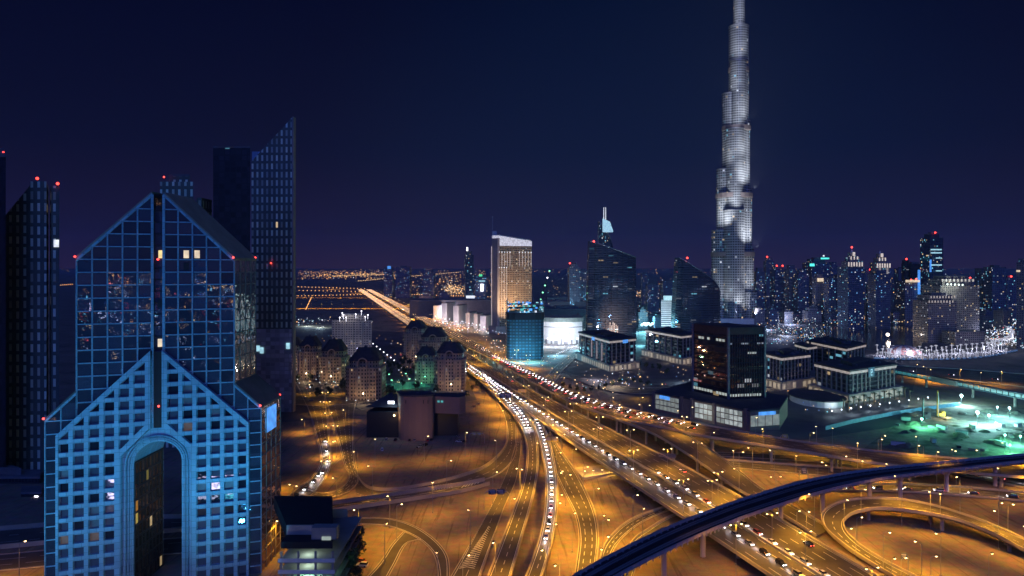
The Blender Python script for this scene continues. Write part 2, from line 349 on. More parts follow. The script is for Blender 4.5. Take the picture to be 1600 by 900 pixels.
def road(key, name, label, Lp, Rp, zs, lanes=2, elevated=False, walls=(True, True), wall_h=1.0, piers=0.0, step=5.0, thick=1.7, median=None, group=None, edge=0.28, pier_w=1.7, cat='bridge', wall_mat=None, surf=None):
    if not elevated and not isinstance(zs, list): ZK[0] += 0.035; zs = zs+ZK[0]
    L_, R_ = edges(Lp, Rp, zs, step); ROADS[key] = (L_, R_)
    mid = (L_[len(L_)//2]+R_[len(R_)//2])/2; root = None
    if elevated: root = thing(name, label, cat, (mid.x, mid.y, 0), group)
    mb = MB()
    for k in range(len(L_)-1):
        mb.face([L_[k], R_[k], R_[k+1], L_[k+1]], 0)
        if elevated:
            dn = Vector((0, 0, -thick)); a, b_, c, d = L_[k], R_[k], R_[k+1], L_[k+1]
            ai, bi, ci, di = a+(b_-a)*0.12, b_+(a-b_)*0.12, c+(d-c)*0.12, d+(c-d)*0.12
            lip = Vector((0, 0, -0.5))
            mb.face([a, d, d+lip, a+lip], 1); mb.face([b_, b_+lip, c+lip, c], 1)
            mb.face([a+lip, d+lip, di+dn, ai+dn], 1); mb.face([b_+lip, bi+dn, ci+dn, c+lip], 1); mb.face([ai+dn, di+dn, ci+dn, bi+dn], 1)
    if elevated:
        o = mb.build('deck', [surf or m_asphalt, m_conc], root)
    else:
        o = tag(mb.build(name, [surf or m_asphalt, m_conc]), kind='structure'); root = o
    wm = wall_mat or m_conc
    for on, p, q in ((walls[0], L_, R_), (walls[1], R_, L_)):
        mb = MB()
        if on: wall_along(mb, p, q, 0.55, wall_h, -0.05 if not elevated else 0.0); mb.build('parapet', wm, root)
        elif not elevated: wall_along(mb, p, q, 0.4, 0.15, -0.08); mb.build('kerb', wm, root)
    mb = MB(); line_along(mb, L_, R_, 1.0, edge); line_along(mb, R_, L_, 1.0, edge)
    for i in range(1, lanes): 
        c = lat(L_, R_, i/lanes); line_along(mb, c, R_, -0.14, 0.28, (step*1.01, step*2.02))
    mb.build('lane_marking', m_paint, root)
    if median is not None:
        for s in median:
            mb = MB(); c = lat(L_, R_, s); wall_along(mb, c, R_, 0.9, 1.0); mb.build('median_barrier', wm, root)
    if piers:
        acc = piers*0.5; last = None
        for k in range(len(L_)):
            c = (L_[k]+R_[k])/2; acc += (c-last).length if last is not None else 0; last = c
            if acc >= piers and c.z > 3:
                acc = 0; wv = R_[k]-L_[k]; wid = wv.length; yaw = math.atan2(wv.y, wv.x); npier = 1 if wid < 16 else (2 if wid < 26 else 3)
                for j in range(npier):
                    q = c if npier == 1 else L_[k]+wv*((j+0.5)/npier)
                    mb = MB(); mb.cyl((q.x, q.y), pier_w/2, -0.2, c.z-thick-1.1, 12); mb.cyl((q.x, q.y), pier_w/2, c.z-thick-1.1, c.z-thick-0.02, 12, r2=pier_w*0.95)
                    mb.build('pier', m_conc, root)
    return root
def sl(s, y): return (511+(y-418)/s, y)
ys = [960, 900, 850, 800, 733, 690, 650, 600, 560, 535, 510, 490, 474, 462, 453]
zz = [6, 6, 6, 6, 6, 6, 6, 6, 5, 3.5, 1.5, .4, .3, .3, .3]
rs = [.562, .562, .56, .556, .556, .567, .58, .60, .61, .615, .615, .615, .62, .62, .62]
ls = [.695, .697, .70, .705, .715, .72, .725, .726, .726, .726, .726, .726, .726, .726, .726]
road('main', 'highway_viaduct', 'long straight multi-lane highway running from the bottom right to the horizon', [sl(a, y) for a, y in zip(ls, ys)], [sl(a, y) for a, y in zip(rs, ys)], zz,
     lanes=9, elevated=True, piers=34, step=8, median=(0.46,), cat='highway')
# flyover with the queue of cars
FL = [(765, 560), (840, 602), (890, 627), (940, 647), (990, 659.5), (1040, 669), (1090, 680), (1143, 689), (1240, 704), (1336, 720), (1415, 730), (1520, 740), (1620, 748)]
FR = [(783, 560), (845, 588), (890, 611), (940, 628), (990, 641), (1040, 653), (1090, 663), (1140, 671.5), (1240, 689), (1372, 706), (1450, 713), (1520, 719), (1620, 726)]
yf = [453, 462, 474, 490, 510, 535]
FL = [sl(.575, y) for y in yf]+FL; FR = [sl(.50, y) for y in yf]+FR
zf = [.3, .3, .35, 1, 4, 8, 11, 12, 12, 12, 12, 12, 12, 12, 11, 10, 9, 8, 7]
road('fly', 'flyover', 'curving flyover packed with a queue of cars, peeling off right of the highway', FL, FR, zf, lanes=5, elevated=True, piers=38, step=8, cat='flyover')
RL = [(905, 634), (950, 650.5), (1013, 675), (1053, 697), (1103, 730), (1140, 757), (1173, 777), (1224, 806), (1275, 838)]
RR = [(930, 637), (985, 652), (1040, 664), (1073, 679.5), (1120, 710), (1157, 738), (1193, 766), (1245, 795), (1300, 827)]
road('ramp', 'slip_ramp', 'dark single-carriageway ramp descending from the flyover towards the metro viaduct', RL, RR, [12.05, 12.05, 11.5, 10.5, 8.5, 6.5, 4.5, 2.5, 1.0], lanes=2, elevated=True, piers=30, step=5, cat='ramp')
# two ramps with the bright columns of headlamps
B1L = [(722, 574), (745, 592), (775, 620), (800, 648), (815, 672), (822, 698), (822, 725), (816, 757), (804, 792), (784, 845), (760, 905), (745, 940)]
B1R = [(742, 574), (768, 592), (803, 622), (824, 648), (835, 670), (841, 697), (842, 725), (838, 757), (830, 792), (815, 845), (798, 905), (787, 940)]
road('b1', 'exit_ramp', 'curved exit ramp carrying a double file of white headlamps, left of the two', B1L, B1R, [6.05, 6.0, 5.8, 5, 4.5, 4.2, 4, 4, 4, 4, 4, 4], lanes=2, elevated=True, piers=0, step=4, thick=1.4, cat='ramp', group=None)
B2L = [(820, 640), (831, 660), (840, 685), (849, 725), (852, 760), (850, 800), (841, 845), (820, 905), (806, 940)]
B2R = [(836, 640), (848, 660), (858, 685), (868, 725), (872, 760), (871, 800), (864, 845), (847, 905), (835, 940)]
road('b2', 'exit_ramp', 'curved exit ramp with white headlamps emerging from beneath the highway, right of the two', B2L, B2R, [.6, 1.5, 2.5, 3.5, 4, 4, 4, 4, 4], lanes=2, elevated=True, step=4, thick=1.4, cat='ramp')
# ground-level roads
CL = [(728, 578), (757, 603), (780, 635), (790, 662), (791, 688), (783, 707), (757, 730), (718, 745), (670, 757), (613, 766), (572, 761), (553, 733)]
CR_ = [(740, 580), (771, 603), (796, 633), (807, 660), (808, 690), (803, 716), (782, 739), (744, 754), (700, 764), (640, 776), (586, 779), (556, 771)]
road('c', 'slip_road', '', CL, CR_, 0.0, lanes=2, walls=(True, False), wall_h=1.6, step=4)
FLl = [(806, 690), (795, 729), (777, 771), (750, 822), (706, 897), (686, 930)]
FRr = [(815, 690), (813, 712), (806, 752), (786, 799), (752, 900), (742, 930)]
road('f', 'slip_road', '', FLl, FRr, 0.0, lanes=2, walls=(False, True), step=4)
road('d', 'underpass_road', '', [(765.5, 758), (720, 770), (640, 783), (523, 800), (380, 822), (200, 838), (0, 858), (-120, 866)], [(757, 751), (715, 759), (640, 770), (523, 787), (380, 805), (200, 812), (0, 828), (-120, 834)], 0.0, lanes=3, walls=(True, True), wall_h=2.0, step=5)
road('d2', 'frontage_road', '', [(523, 832), (380, 855), (200, 872), (0, 892), (-120, 900)], [(523, 812), (380, 832), (200, 846), (0, 866), (-120, 872)], 0.0, lanes=3, step=6, walls=(False, False))
EL = [(500, 806), (549, 809), (606, 810), (646, 821), (679, 842), (699, 867), (703, 897), (700, 930)]
ER = [(500, 818), (549, 819), (598, 821), (629, 830), (657, 845), (677, 866), (684, 897), (682, 930)]
road('e', 'loop_road', '', EL, ER, 0.0, lanes=1, walls=(False, False), step=3)
road('e2', 'loop_road', '', [(630, 831), (612, 850), (592, 880), (560, 915)], [(660, 843), (636, 850), (618, 882), (600, 915)], 0.0, lanes=1, walls=(False, False), step=3)
GL = [(850, 668), (856, 700), (868, 740), (884, 775), (898, 805), (904, 840), (900, 880), (892, 930)]
GR = [(856, 668), (874, 700), (898, 735), (918, 772), (931, 805), (936, 840), (933, 880), (928, 930)]
road('g', 'slip_road', '', GL, GR, 0.0, lanes=3, walls=(False, True), wall_h=1.2, step=4)
road('g2', 'loop_road', '', [(930, 920), (934, 885), (947, 848), (980, 816), (1027, 796), (1080, 782)], [(945, 925), (951, 885), (966, 849), (1000, 819), (1040, 800), (1090, 787)], 0.0, lanes=2, walls=(True, False), step=3)
road('g3', 'loop_road', '', [(965, 905), (985, 850), (1012, 828), (1050, 806), (1090, 796)], [(985, 915), (1006, 860), (1030, 838), (1064, 815), (1105, 802)], 0.0, lanes=1, walls=(True, False), step=3)
# roads east of the viaduct
road('j1', 'link_road', '', [(1270, 768), (1351, 768), (1440, 771), (1520, 777), (1620, 786)], [(1270, 761), (1351, 757), (1440, 758), (1520, 763), (1620, 772)], 0.0, lanes=3, walls=(True, True), step=6)
road('j2', 'link_road', '', [(1440, 733), (1500, 743), (1550, 753), (1620, 767)], [(1460, 729), (1520, 735), (1560, 740), (1620, 750)], 0.0, lanes=3, walls=(True, True), step=6)
road('j3', 'link_road', '', [(1120, 728), (1190, 735), (1260, 741), (1330, 747), (1420, 755)], [(1120, 718), (1190, 723), (1260, 728), (1330, 733), (1420, 739)], 0.0, lanes=3, walls=(False, True), step=6)
road('j4', 'link_road', '', [(1100, 712), (1200, 717), (1330, 726)], [(1100, 706), (1200, 709), (1330, 716)], 0.0, lanes=2, walls=(False, False), step=8)
road('j5', 'distant_road', '', [(1395, 582), (1440, 587), (1500, 594), (1640, 610)], [(1395, 571), (1440, 574), (1500, 577), (1640, 588)], 0.0, lanes=6, walls=(True, True), step=10)
road('j6', 'service_road', '', [(985, 762), (1020, 742), (985, 715), (935, 690), (895, 665)], [(995, 770), (1040, 742), (1003, 715), (960, 690), (920, 668)], 0.0, lanes=2, walls=(False, False), step=5)
# the looping ramp in the lower right corner
IL = [(1640, 851), (1600, 842), (1536, 815), (1465, 792), (1408, 781), (1351, 779), (1312, 785), (1289, 797), (1283, 811), (1292, 829), (1322, 855), (1358, 879), (1398, 903), (1440, 928)]
IR = [(1640, 873), (1600, 860), (1557, 837), (1500, 814), (1443, 802), (1379, 795), (1341, 800), (1324, 809), (1319, 820), (1326, 836), (1352, 858), (1394, 883), (1440, 906), (1480, 930)]
road('loop', 'loop_ramp', 'tightly looping ramp round a bare sand oval in the lower right', IL, IR, [3, 4, 6, 7.5, 8, 8, 7.5, 6.5, 5.5, 4.5, 3, 1.6, .7, .5], lanes=2, elevated=True, piers=28, step=3, thick=1.5, cat='ramp')
# the avenue with its U-turn, left
road('k1', 'avenue', '', [(429, 790), (462, 765), (484, 748), (499, 726), (499, 704), (490, 668), (482, 641), (470, 615), (458, 590)], [(435, 798), (480, 778), (506, 752), (517, 727), (517, 704), (514, 670), (511, 645), (506, 615), (500, 590)], 0.0, lanes=3, walls=(False, False), step=4)
road('k2', 'avenue', '', [(480, 764), (504, 770), (531, 763), (545, 745), (537, 725), (529, 694), (520, 660), (513, 640), (506, 610)], [(470, 772), (504, 779), (540, 771), (560, 752), (556, 725), (553, 690), (553, 650), (556, 632), (560, 612)], 0.0, lanes=4, walls=(False, False), step=4)
road('k3', 'side_street', '', [(455, 632), (500, 634), (560, 630), (640, 622)], [(455, 614), (500, 617), (560, 615), (640, 611)], 0.0, lanes=2, walls=(False, False), step=6)
# street past the office blocks
road('n1', 'boulevard', '', [(868, 600), (880, 590), (905, 596), (960, 612), (1020, 615), (1100, 608)], [(852, 592), (872, 580), (905, 588), (960, 602), (1020, 606), (1100, 600)], 0.0, lanes=3, walls=(False, False), step=8)
road('n2', 'boulevard', '', [(850, 594), (868, 572), (900, 548), (925, 536)], [(866, 598), (884, 574), (912, 550), (935, 538)], 0.0, lanes=3, walls=(False, False), step=8)
# chevrons on the nose between the two lanes
mb = MB()
for i in range(22):
    y = 822+i*3.0; xc = 764-(y-822)*0.55; wd = 2+(y-822)*0.16; zc = 0.25
    for s in (-1, 1):
        a, b_, c, d = P(xc, y, zc), P(xc+s*wd, y+2.4, zc), P(xc+s*wd, y+3.5, zc), P(xc, y+1.1, zc)
        mb.face([a, b_, c, d] if s < 0 else [a, d, c, b_])
tag(mb.build('chevron_marking', m_paint), kind='structure')
mb = MB()
for k in range(6):
    x = 726+k*5; mb.face([P(x, 757-k*1.4, .3), P(x+1.6, 757-k*1.4, .3), P(x-4, 762-k*1.3, .3), P(x-5.6, 762-k*1.3, .3)])
for k in range(8):
    x = 676+k*4; y = 762-k*.6; mb.face([P(x, y-3, .3), P(x+1.3, y-3, .3), P(x+3, y+4, .3), P(x+1.7, y+4, .3)])
tag(mb.build('hatch_marking', m_paint), kind='structure')
# yellow-lit retaining slab below the highway and its small utility block
t0 = thing('retaining_slab', 'bright yellow concrete slab lit by four lamps beneath the highway', 'slab', P(925, 745))
mb = MB(); a, b_, c, d = P(897, 734), P(942, 729), P(962, 741), P(911, 750)
mb.prism([(q.x, q.y) for q in (a, b_, c, d)], 0, 1.2); mb.build('slab', m_conc, t0)
for x, y in ((914, 746), (927, 745), (941, 744), (954, 743)):
    q = P(x, y); mb = MB(); mb.tube([(q.x, q.y, 1.2), (q.x, q.y, 4.0)], 0.1); mb.box((q.x, q.y, 4.0), (0.9, 0.7, 0.5)); o = mb.build('floodlight', m_dark, t0)
    mb = MB(); mb.box((q.x, q.y, 3.72), (0.8, 0.6, 0.25)); mb.build('lens', m_sod, t0)
    light('POINT', (q.x, q.y, 3.4), 900, (1, .55, .12), radius=0.4, parent=t0)
t0 = thing('utility_hut', 'small flat-roofed yellow hut beside the highway piers', 'hut', P(1043, 727))
q = P(1043, 727); mb = MB(); mb.box((q.x, q.y, 0), (9, 6, 6), -0.3); mb.build('wall', m_conc, t0); mb = MB(); mb.box((q.x, q.y, 6), (10.4, 7.2, .6), -0.3); mb.build('roof', m_conc2, t0)
mb = MB(); mb.box((q.x-1, q.y-3.2, 0.1), (2, .3, 3.2), -0.3); mb.build('door', m_dark, t0)
# ------------------------------------------------------------------ metro viaduct
HF = [(880, 917), (903, 897.5), (970, 861), (1040, 827), (1110, 799), (1173, 777), (1265, 751), (1358, 735), (1465, 724), (1600, 711), (1700, 705)]
HN = [(945, 914), (972, 897), (1030, 867), (1090, 839), (1135, 820), (1180, 803), (1287, 769), (1379, 749), (1493, 735), (1600, 722), (1700, 715)]
m_track = mat('track_bed', (0.022, 0.02, 0.026), 0.85, var=0.3, scale=0.2)
m_beam = mat('beam_concrete', (0.52, 0.44, 0.40), 0.7, var=0.12, scale=0.05)
L_, R_ = edges(HF, HN, 14.0, 5.0); ROADS['metro'] = (L_, R_); c0 = (L_[30]+R_[30])/2
mt = thing('metro_viaduct', 'dark elevated railway viaduct sweeping across the lower right', 'viaduct', (c0.x, c0.y, 0))
mb = MB()
for k in range(len(L_)-1):
    a, b_, c, d = L_[k], R_[k], R_[k+1], L_[k+1]; dz = Vector((0, 0, -0.3)); lo = Vector((0, 0, -2.2))
    mb.face([a+dz, b_+dz, c+dz, d+dz], 0)
    i0, i1, i2, i3 = a+(b_-a)*.2+lo, b_+(a-b_)*.2+lo, c+(d-c)*.2+lo, d+(c-d)*.2+lo
    mb.face([a+dz, d+dz, i3, i0], 1); mb.face([b_+dz, i1, i2, c+dz], 1); mb.face([i0, i3, i2, i1], 1)
mb.build('deck', [m_track, m_beam], mt)
for p, q in ((L_, R_), (R_, L_)):
    mb = MB(); wall_along(mb, p, q, 0.3, 1.1, -0.35); mb.build('parapet', m_beam, mt)
for s in (0.2, 0.3, 0.62, 0.72):
    mb = MB(); wall_along(mb, lat(L_, R_, s), R_, 0.16, -0.1, -0.3); mb.build('rail', m_steel, mt)
for s in (0.42, 0.5):
    mb = MB(); wall_along(mb, lat(L_, R_, s), R_, 0.9, 0.25, -0.3); mb.build('walkway', m_track, mt)
for p, q in ((L_, R_), (R_, L_)):
    mb = MB()
    for k in range(0, len(p)-1):
        d = (q[k]-p[k]).normalized(); a = p[k]-d*.12; mb.box((a.x, a.y, a.z-1.3), (.5, .35, 2.1), math.atan2(d.y, d.x)); b_ = p[k]+d*.9; mb.box((b_.x, b_.y, b_.z-.28), (.7, .5, .75), math.atan2(d.y, d.x))
    mb.build('parapet_bracket', m_beam, mt)
mb = MB()
for k in range(len(L_)-1):
    for t in (0, .2, .4, .6, .8):
        a, b_ = L_[k]+(L_[k+1]-L_[k])*t, R_[k]+(R_[k+1]-R_[k])*t; v = b_-a
        for s0, s1 in ((.16, .34), (.58, .76)): mb.bar(a+v*s0+Vector((0, 0, -.27)), a+v*s1+Vector((0, 0, -.27)), .3, .14)
mb.build('sleeper', m_conc2, mt)
for x, y in ((1030, 893), (1110, 877), (1199, 813.5), (1292, 803), (1350, 782), (1417, 782), (1476, 766), (1560, 760), (952, 940)):
    q = P(x, y)
    # snap the pier to the centre of the deck
    k = min(range(len(L_)), key=lambda i: ((L_[i]+R_[i])/2-Vector((q.x, q.y, 14))).length); cc = (L_[k]+R_[k])/2; wv = (R_[k]-L_[k]).normalized()
    mb = MB(); mb.cyl((cc.x, cc.y), 1.15, -0.2, 9.2, 16); mb.cyl((cc.x, cc.y), 1.15, 9.2, 11.75, 16, r2=2.6); mb.build('pier', m_beam, mt, smooth=False)
# ------------------------------------------------------------------ street lamps
LP = 3.0
def lamp_proto(double, h=16.0, power=5200, col=(1.0, 0.45, 0.025), arm=2.2):
    r = thing('street_lamp', 'x', 'street lamp', (0, 0, 0))
    mb = MB(); mb.tube([(0, 0, -12), (0, 0, 0), (0, 0, h)], 0.17, 6, r2=0.10); mb.cyl((0, 0), 0.35, -0.0, 0.5, 8); mb.build('pole', m_steel, r)
    for s in ((-1, 1) if double else (1,)):
        mb = MB(); mb.tube([(0, 0, h-0.3), (s*arm*0.4, 0, h+0.3), (s*arm, 0, h+0.45)], 0.09, 5); mb.build('arm', m_steel, r)
        mb = MB(); mb.box((s*arm*1.12, 0, h+0.36), (1.3, 0.55, 0.3)); hd = mb.build('luminaire', m_dark, r)
        mb = MB(); mb.ball((s*arm*1.12, 0, h+0.18), 0.42, 8, 4, sz=0.62); mb.build('lens', m_sod, hd)
    light('SPOT', (0 if double else arm*1.1, 0, h-0.25), power*LP*(1.7 if double else 1.0), col, target=(0 if double else arm*1.1, 0, 0), size=158, blend=0.9, radius=0.5, parent=r)
    return r
proto = {}
GRP = {}
def lamp(px, py, z0=0.0, double=False, h=16.0, yaw=None, where='', power=5200):
    key = (double, h, power)
    q = P(px, py, z0+h)
    if key not in proto: proto[key] = lamp_proto(double, h, power); o = proto[key]
    else: o = copy_tree(proto[key])
    L_, R_ = ROADS['metro']; c_ = min(((a+b_)/2 for a, b_ in zip(L_, R_)), key=lambda v: (v.x-q.x)**2+(v.y-q.y)**2); dv = Vector((q.x-c_.x, q.y-c_.y))
    if dv.length < 13: dv = dv.normalized()*13; q = Vector((c_.x+dv.x, c_.y+dv.y, 0))      # keep clear of the railway deck
    o.location = (q.x, q.y, z0); o.rotation_euler = (0, 0, RND.uniform(0, 6.28) if yaw is None else yaw)
    k = GRP.setdefault(where, [0]); o['label'] = f"{'double-headed' if double else 'single-armed'} orange street lamp, {ordw(k[0])} {where}"; k[0] += 1
    o['group'] = 'sodium street lamps along the roads'
    return o
MY = math.atan2(0.27, 1)       # bearing of the highway
for x, y in ((797, 589), (817, 627), (834, 656), (888, 643), (933, 670), (990, 704), (1068, 750), (1150, 820)):
    lamp(x, y, 6, True, yaw=MY, where='along the median of the straight highway')
for x, y in ((822, 603), (852, 621), (896, 631), (937, 652), (985, 672), (1043, 702), (1122, 738)):
    lamp(x, y, 3 if y > 640 else 6, True, yaw=MY, where='along the right edge of the straight highway')
for x, y in ((925, 618), (976, 636), (1090, 692), (1155, 733), (1176, 700), (1003, 632), (1058, 643)):
    lamp(x, y, 11, x in (1090,), 10, where='beside the flyover', power=3200)
for x, y in ((776, 609), (812, 731), (838, 691), (770, 739), (776, 690), (797, 781), (813, 732), (774, 845)):
    lamp(x, y, 0.5, where='beside the left exit ramp')
for x, y in ((870, 740), (884, 742), (867, 786), (852, 857), (885, 884), (894, 805), (942, 813), (974, 844), (989, 775), (1004, 798)):
    lamp(x, y, 0.5, where='on the sand right of the headlamp ramps', power=5600)
for x, y in ((433, 740), (522, 666), (526, 691), (526, 748), (480, 777), (559, 706), (476, 655), (505, 628), (540, 640)):
    lamp(x, y, 0, h=10, where='along the avenue on the left', power=2800)
for x, y in ((582, 729), (586, 688), (663, 682), (698, 720), (727, 675), (609, 773), (735, 800), (601, 822), (684, 868), (723, 870), (676, 752)):
    lamp(x, y, 0, where='on the dim sand lot left of the ramps', power=3400 if y < 735 else 4600)
for x, y in ((1210, 705), (1278, 721), (1212, 747), (1315, 713), (1377, 680), (1372, 687), (1276, 668), (1265, 676), (1443, 697), (1486, 705), (1537, 706)):
    lamp(x, y, 0, where='behind the metro viaduct', power=3400)
for x, y in ((1409, 763), (1454, 767), (1319, 779), (1470, 838), (1545, 868), (1440, 850), (1380, 832), (1260, 797), (1245, 801), (1560, 802), (1393, 876), (1408, 874), (1575, 786), (1561, 734), (1500, 745)):
    lamp(x, y, 0 if y > 800 else 2, where='around the looping ramp', power=4600)
for x, y in ((1447, 573), (1455, 578), (1500, 577), (1532, 583), (1565, 580), (1432, 570)):
    lamp(x, y, 0, h=14, where='along the far orange road on the right', power=9000)
for x, y in ((905, 600), (957, 614), (1000, 608), (1062, 604), (880, 590), (935, 625), (860, 575)):
    lamp(x, y, 0, h=10, where='beside the office boulevard', power=2600)
for x, y in ((30, 850), (150, 842), (430, 812), (560, 795), (620, 790), (-60, 855)):
    lamp(x, y, 0, where='along the road behind the blue tower', power=4200)
def lamps_on(key, s, d0, d1, gap, where, h=11, power=4300, inset_=0.0, double=False):
    L_, R_ = ROADS[key]; c = lat(L_, R_, s); acc = 0; nxt = d0
    for a, b_ in zip(c, c[1:]):
        ln = (b_-a).length
        while acc <= nxt < acc+ln and nxt < d1:
            p = a+(b_-a)*((nxt-acc)/ln); dr = b_-a
            o = lamp(800, 800, p.z, double, h, yaw=math.atan2(dr.y, dr.x)+(math.pi/2 if s > .5 else -math.pi/2), where=where, power=power)
            LM, RM = ROADS['metro']; c_ = min(((u+v)/2 for u, v in zip(LM, RM)), key=lambda v: (v.x-p.x)**2+(v.y-p.y)**2); dv = Vector((p.x-c_.x, p.y-c_.y)); dl = dr.normalized()
            if dv.length < 11 and p.z+h > 12: p = p+dl*(13 if dv.dot(dl.to_2d()) > 0 else -13)
            o.location = (p.x, p.y, p.z); nxt += gap
        acc += ln
L_, R_ = ROADS['fly']; tf = sum(((a-b_).length for a, b_ in zip(L_, L_[1:])))
lamps_on('fly', 0.985, tf-760, tf-10, 48, 'along the outer parapet of the flyover')
lamps_on('fly', 0.015, tf-740, tf-10, 54, 'along the inner parapet of the flyover')
lamps_on('ramp', 0.985, 20, 400, 38, 'along the descending ramp')
lamps_on('b1', 0.02, 40, 330, 38, 'on the left parapet of the left exit ramp'); lamps_on('b2', 0.98, 40, 330, 38, 'on the right parapet of the right exit ramp')
lamps_on('j1', 0.98, 10, 260, 36, 'on the link road under the metro viaduct'); lamps_on('j2', 0.98, 10, 200, 36, 'on the outer link road'); lamps_on('j3', 0.02, 10, 260, 36, 'on the near link road')
lamps_on('g', 0.98, 30, 300, 38, 'on the slip road right of the headlamp ramps'); lamps_on('c', 0.0, 30, 330, 38, 'on the curved slip road')
lamps_on('loop', 0.985, 8, 400, 36, 'added on the outer parapet of the looping ramp'); lamps_on('loop', 0.015, 20, 400, 44, 'added on the inner parapet of the looping ramp'); lamps_on('main', .465, 4, 110, 34, 'added in the highway median at the bottom right corner', 14, 5200, double=True)  # lamps added to brighten the dark loop and highway corner
lamps_on('k1', 0.98, 10, 330, 46, 'in the avenue median', 10, 2800, double=True); lamps_on('k3', 0.98, 20, 200, 30, 'in the side street by the apartment houses', 9, 2600)
# lamps running away along the highway
k = 0; Y = 840.0
while Y < 3500:
    for s, zz_ in ((.69, 1), (.60, 1), (.505, 3)):
        v = HC*F/Y; px = 511+v/s; z0 = 0 if Y > 1500 else 4
        o = lamp(px, 418+(HC-z0-13)*F/Y, z0, True, 13, yaw=MY, where='along the highway running to the horizon', power=11000)
        k += 1
    Y *= 1.062
for x, y, x2 in ((600, 481, 470), (575, 466, 462)):
    for i in range(9):
        lamp(x2+(x-x2)*i/8, y-6, 0, h=14, where='along the cross road near the horizon', power=14000)
# ------------------------------------------------------------------ facades
f_res = facade('facade_residential', (0.16, 0.145, 0.14), (0.05, 0.07, 0.11), 3.6, 3.5, .25, .25, .10, es=.6)
f_beige = facade('facade_beige', (0.36, 0.29, 0.24), (0.04, 0.05, 0.08), 3.4, 3.4, .27, .22, .10, cols=(WARM, WHITE, WARM, CYAN), es=.6)
f_blue = facade('facade_blue_glass', (0.05, 0.07, 0.12), (0.07, 0.12, 0.2), 3.2, 3.8, .08, .14, .10, cols=(CYAN, WHITE, CYAN, WARM), es=.7, run=1, gm=.7)
f_dark = facade('facade_dark_glass', (0.02, 0.022, 0.03), (0.06, 0.08, 0.12), 1.9, 3.9, .06, .25, .05, cols=(WHITE, WARM, CYAN), es=.5, run=5, gm=.8, rg=.08)
f_grid = facade('facade_window_grid', (0.10, 0.13, 0.09), (0.70, 0.80, 0.55), 4.4, 6.6, .30, .16, .0, es=.3, gm=.15, rg=.35)
f_grid2 = facade('facade_window_dashes', (0.12, 0.15, 0.11), (0.70, 0.80, 0.55), 4.2, 7.2, .30, .16, .003, es=.4, gm=.1, rg=.4)
f_office = facade('facade_office_glass', (0.03, 0.032, 0.045), (0.07, 0.085, 0.13), 1.6, 4.2, .05, .16, .07, cols=(CYAN, WARM, CYAN, WHITE), es=.4, run=4, gm=.85, rg=.05)
f_burj = facade('facade_banded_steel', (0.27, 0.28, 0.29), (0.07, 0.075, 0.085), 5.2, 5.6, .14, .20, .05, cols=(WARM, WHITE, CYAN), es=.6, run=1, rw=.38, gm=.3)
f_hotel = facade('facade_hotel', (0.38, 0.27, 0.16), (0.03, 0.03, 0.045), 3.3, 4.2, .26, .28, .16, cols=(WARM, (1, .85, .6), WHITE), es=.6)
f_apart = facade('facade_apartment', (0.42, 0.31, 0.19), (0.04, 0.045, 0.06), 3.0, 3.4, .30, .25, .06, cols=(WARM, WHITE), es=.4)
f_white = facade('facade_white_block', (0.40, 0.34, 0.26), (0.04, 0.05, 0.08), 3.6, 3.3, .22, .30, .05, cols=(WARM, WHITE), es=.4)
def roof_on(root, poly, z, m=None, par=1.2, plant=True):
    mb = MB(); mb.prism(inset(poly, -0.3), z+0.003, z+par); mb.build('parapet', m or m_roofg, root)
    if plant:
        q = inset(poly, 0.38*max(abs(poly[0][0]-poly[2][0]), 6)); mb = MB(); mb.prism(q, z+par, z+par+4); mb.build('plant_room', m_roofg, root)
def beacon(root, p, r=1.0):
    mb = MB(); mb.tube([(p[0], p[1], p[2]-2.5*r), (p[0], p[1], p[2])], 0.2*r, 5, 1); mb.ball(p, r, 8, 5, 0); return mb.build('beacon', [m_red, m_dark], root)
def tower(name, label, px0, px1, pyt, Y, fac, depth=None, yaw=0.0, cat='tower', group=None, steps=(), crown=None, red=(), roof=None, plant=True, mast=None):
    W = (px1-px0)/F*Y; dp = depth or W*0.9; c, s = abs(math.cos(yaw)), abs(math.sin(yaw)); wd = (W-dp*s)/c if (W-dp*s) > W*.3 else W*.6/c
    if depth is None: wd = W/(c+0.9*s); dp = wd*.9
    cy = Y+dp/2; cx = XA((px0+px1)/2, Y); z = ZA(pyt, Y); root = thing(name, label, cat, (cx, cy, 0), group)
    p = rect(cx, cy, wd, dp, yaw)
    if yaw == 0 and Y < 1300:      # plan skewed so that the flank runs along the line of sight
        e = (px1 if cx < 0 else px0); sh = XA(e, Y+dp)-XA(e, Y); p = [p[0], p[1], (p[2][0]+sh, p[2][1]), (p[3][0]+sh, p[3][1])]
    mb = MB(); mb.prism(p, 0, z, 0, 1, u0=RND.randint(0, 400)*7.0); mb.build('wall', [fac, roof or m_roof], root)
    top, tz = p, z
    for k, (sc_, pyt2) in enumerate(steps):
        z2 = ZA(pyt2, Y); p2 = [((q[0]-cx)*sc_+cx, (q[1]-cy)*sc_+cy) for q in p]; mb = MB(); mb.prism(p2, tz, z2, 0, 1, u0=RND.randint(0, 400)*7.0); mb.build('upper_storeys', [fac, roof or m_roof], root); top, tz = p2, z2
    roof_on(root, top, tz, plant=plant)
    if crown:
        mb = MB(); mb.prism(inset(top, -0.5), tz-crown[1], tz-crown[1]+crown[2]); mb.build('crown_light', crown[0], root)
    if mast: mb = MB(); mb.tube([(cx, cy, tz), (cx, cy, ZA(mast, Y))], 1.0, 6, r2=.3); mb.build('mast', m_steel, root)
    for (fx, fz) in red: beacon(root, (cx+fx*wd/2*.9, cy-dp/2*.9, tz+fz+3), Y*0.0013)
    return root, (cx, cy, wd, dp, tz)
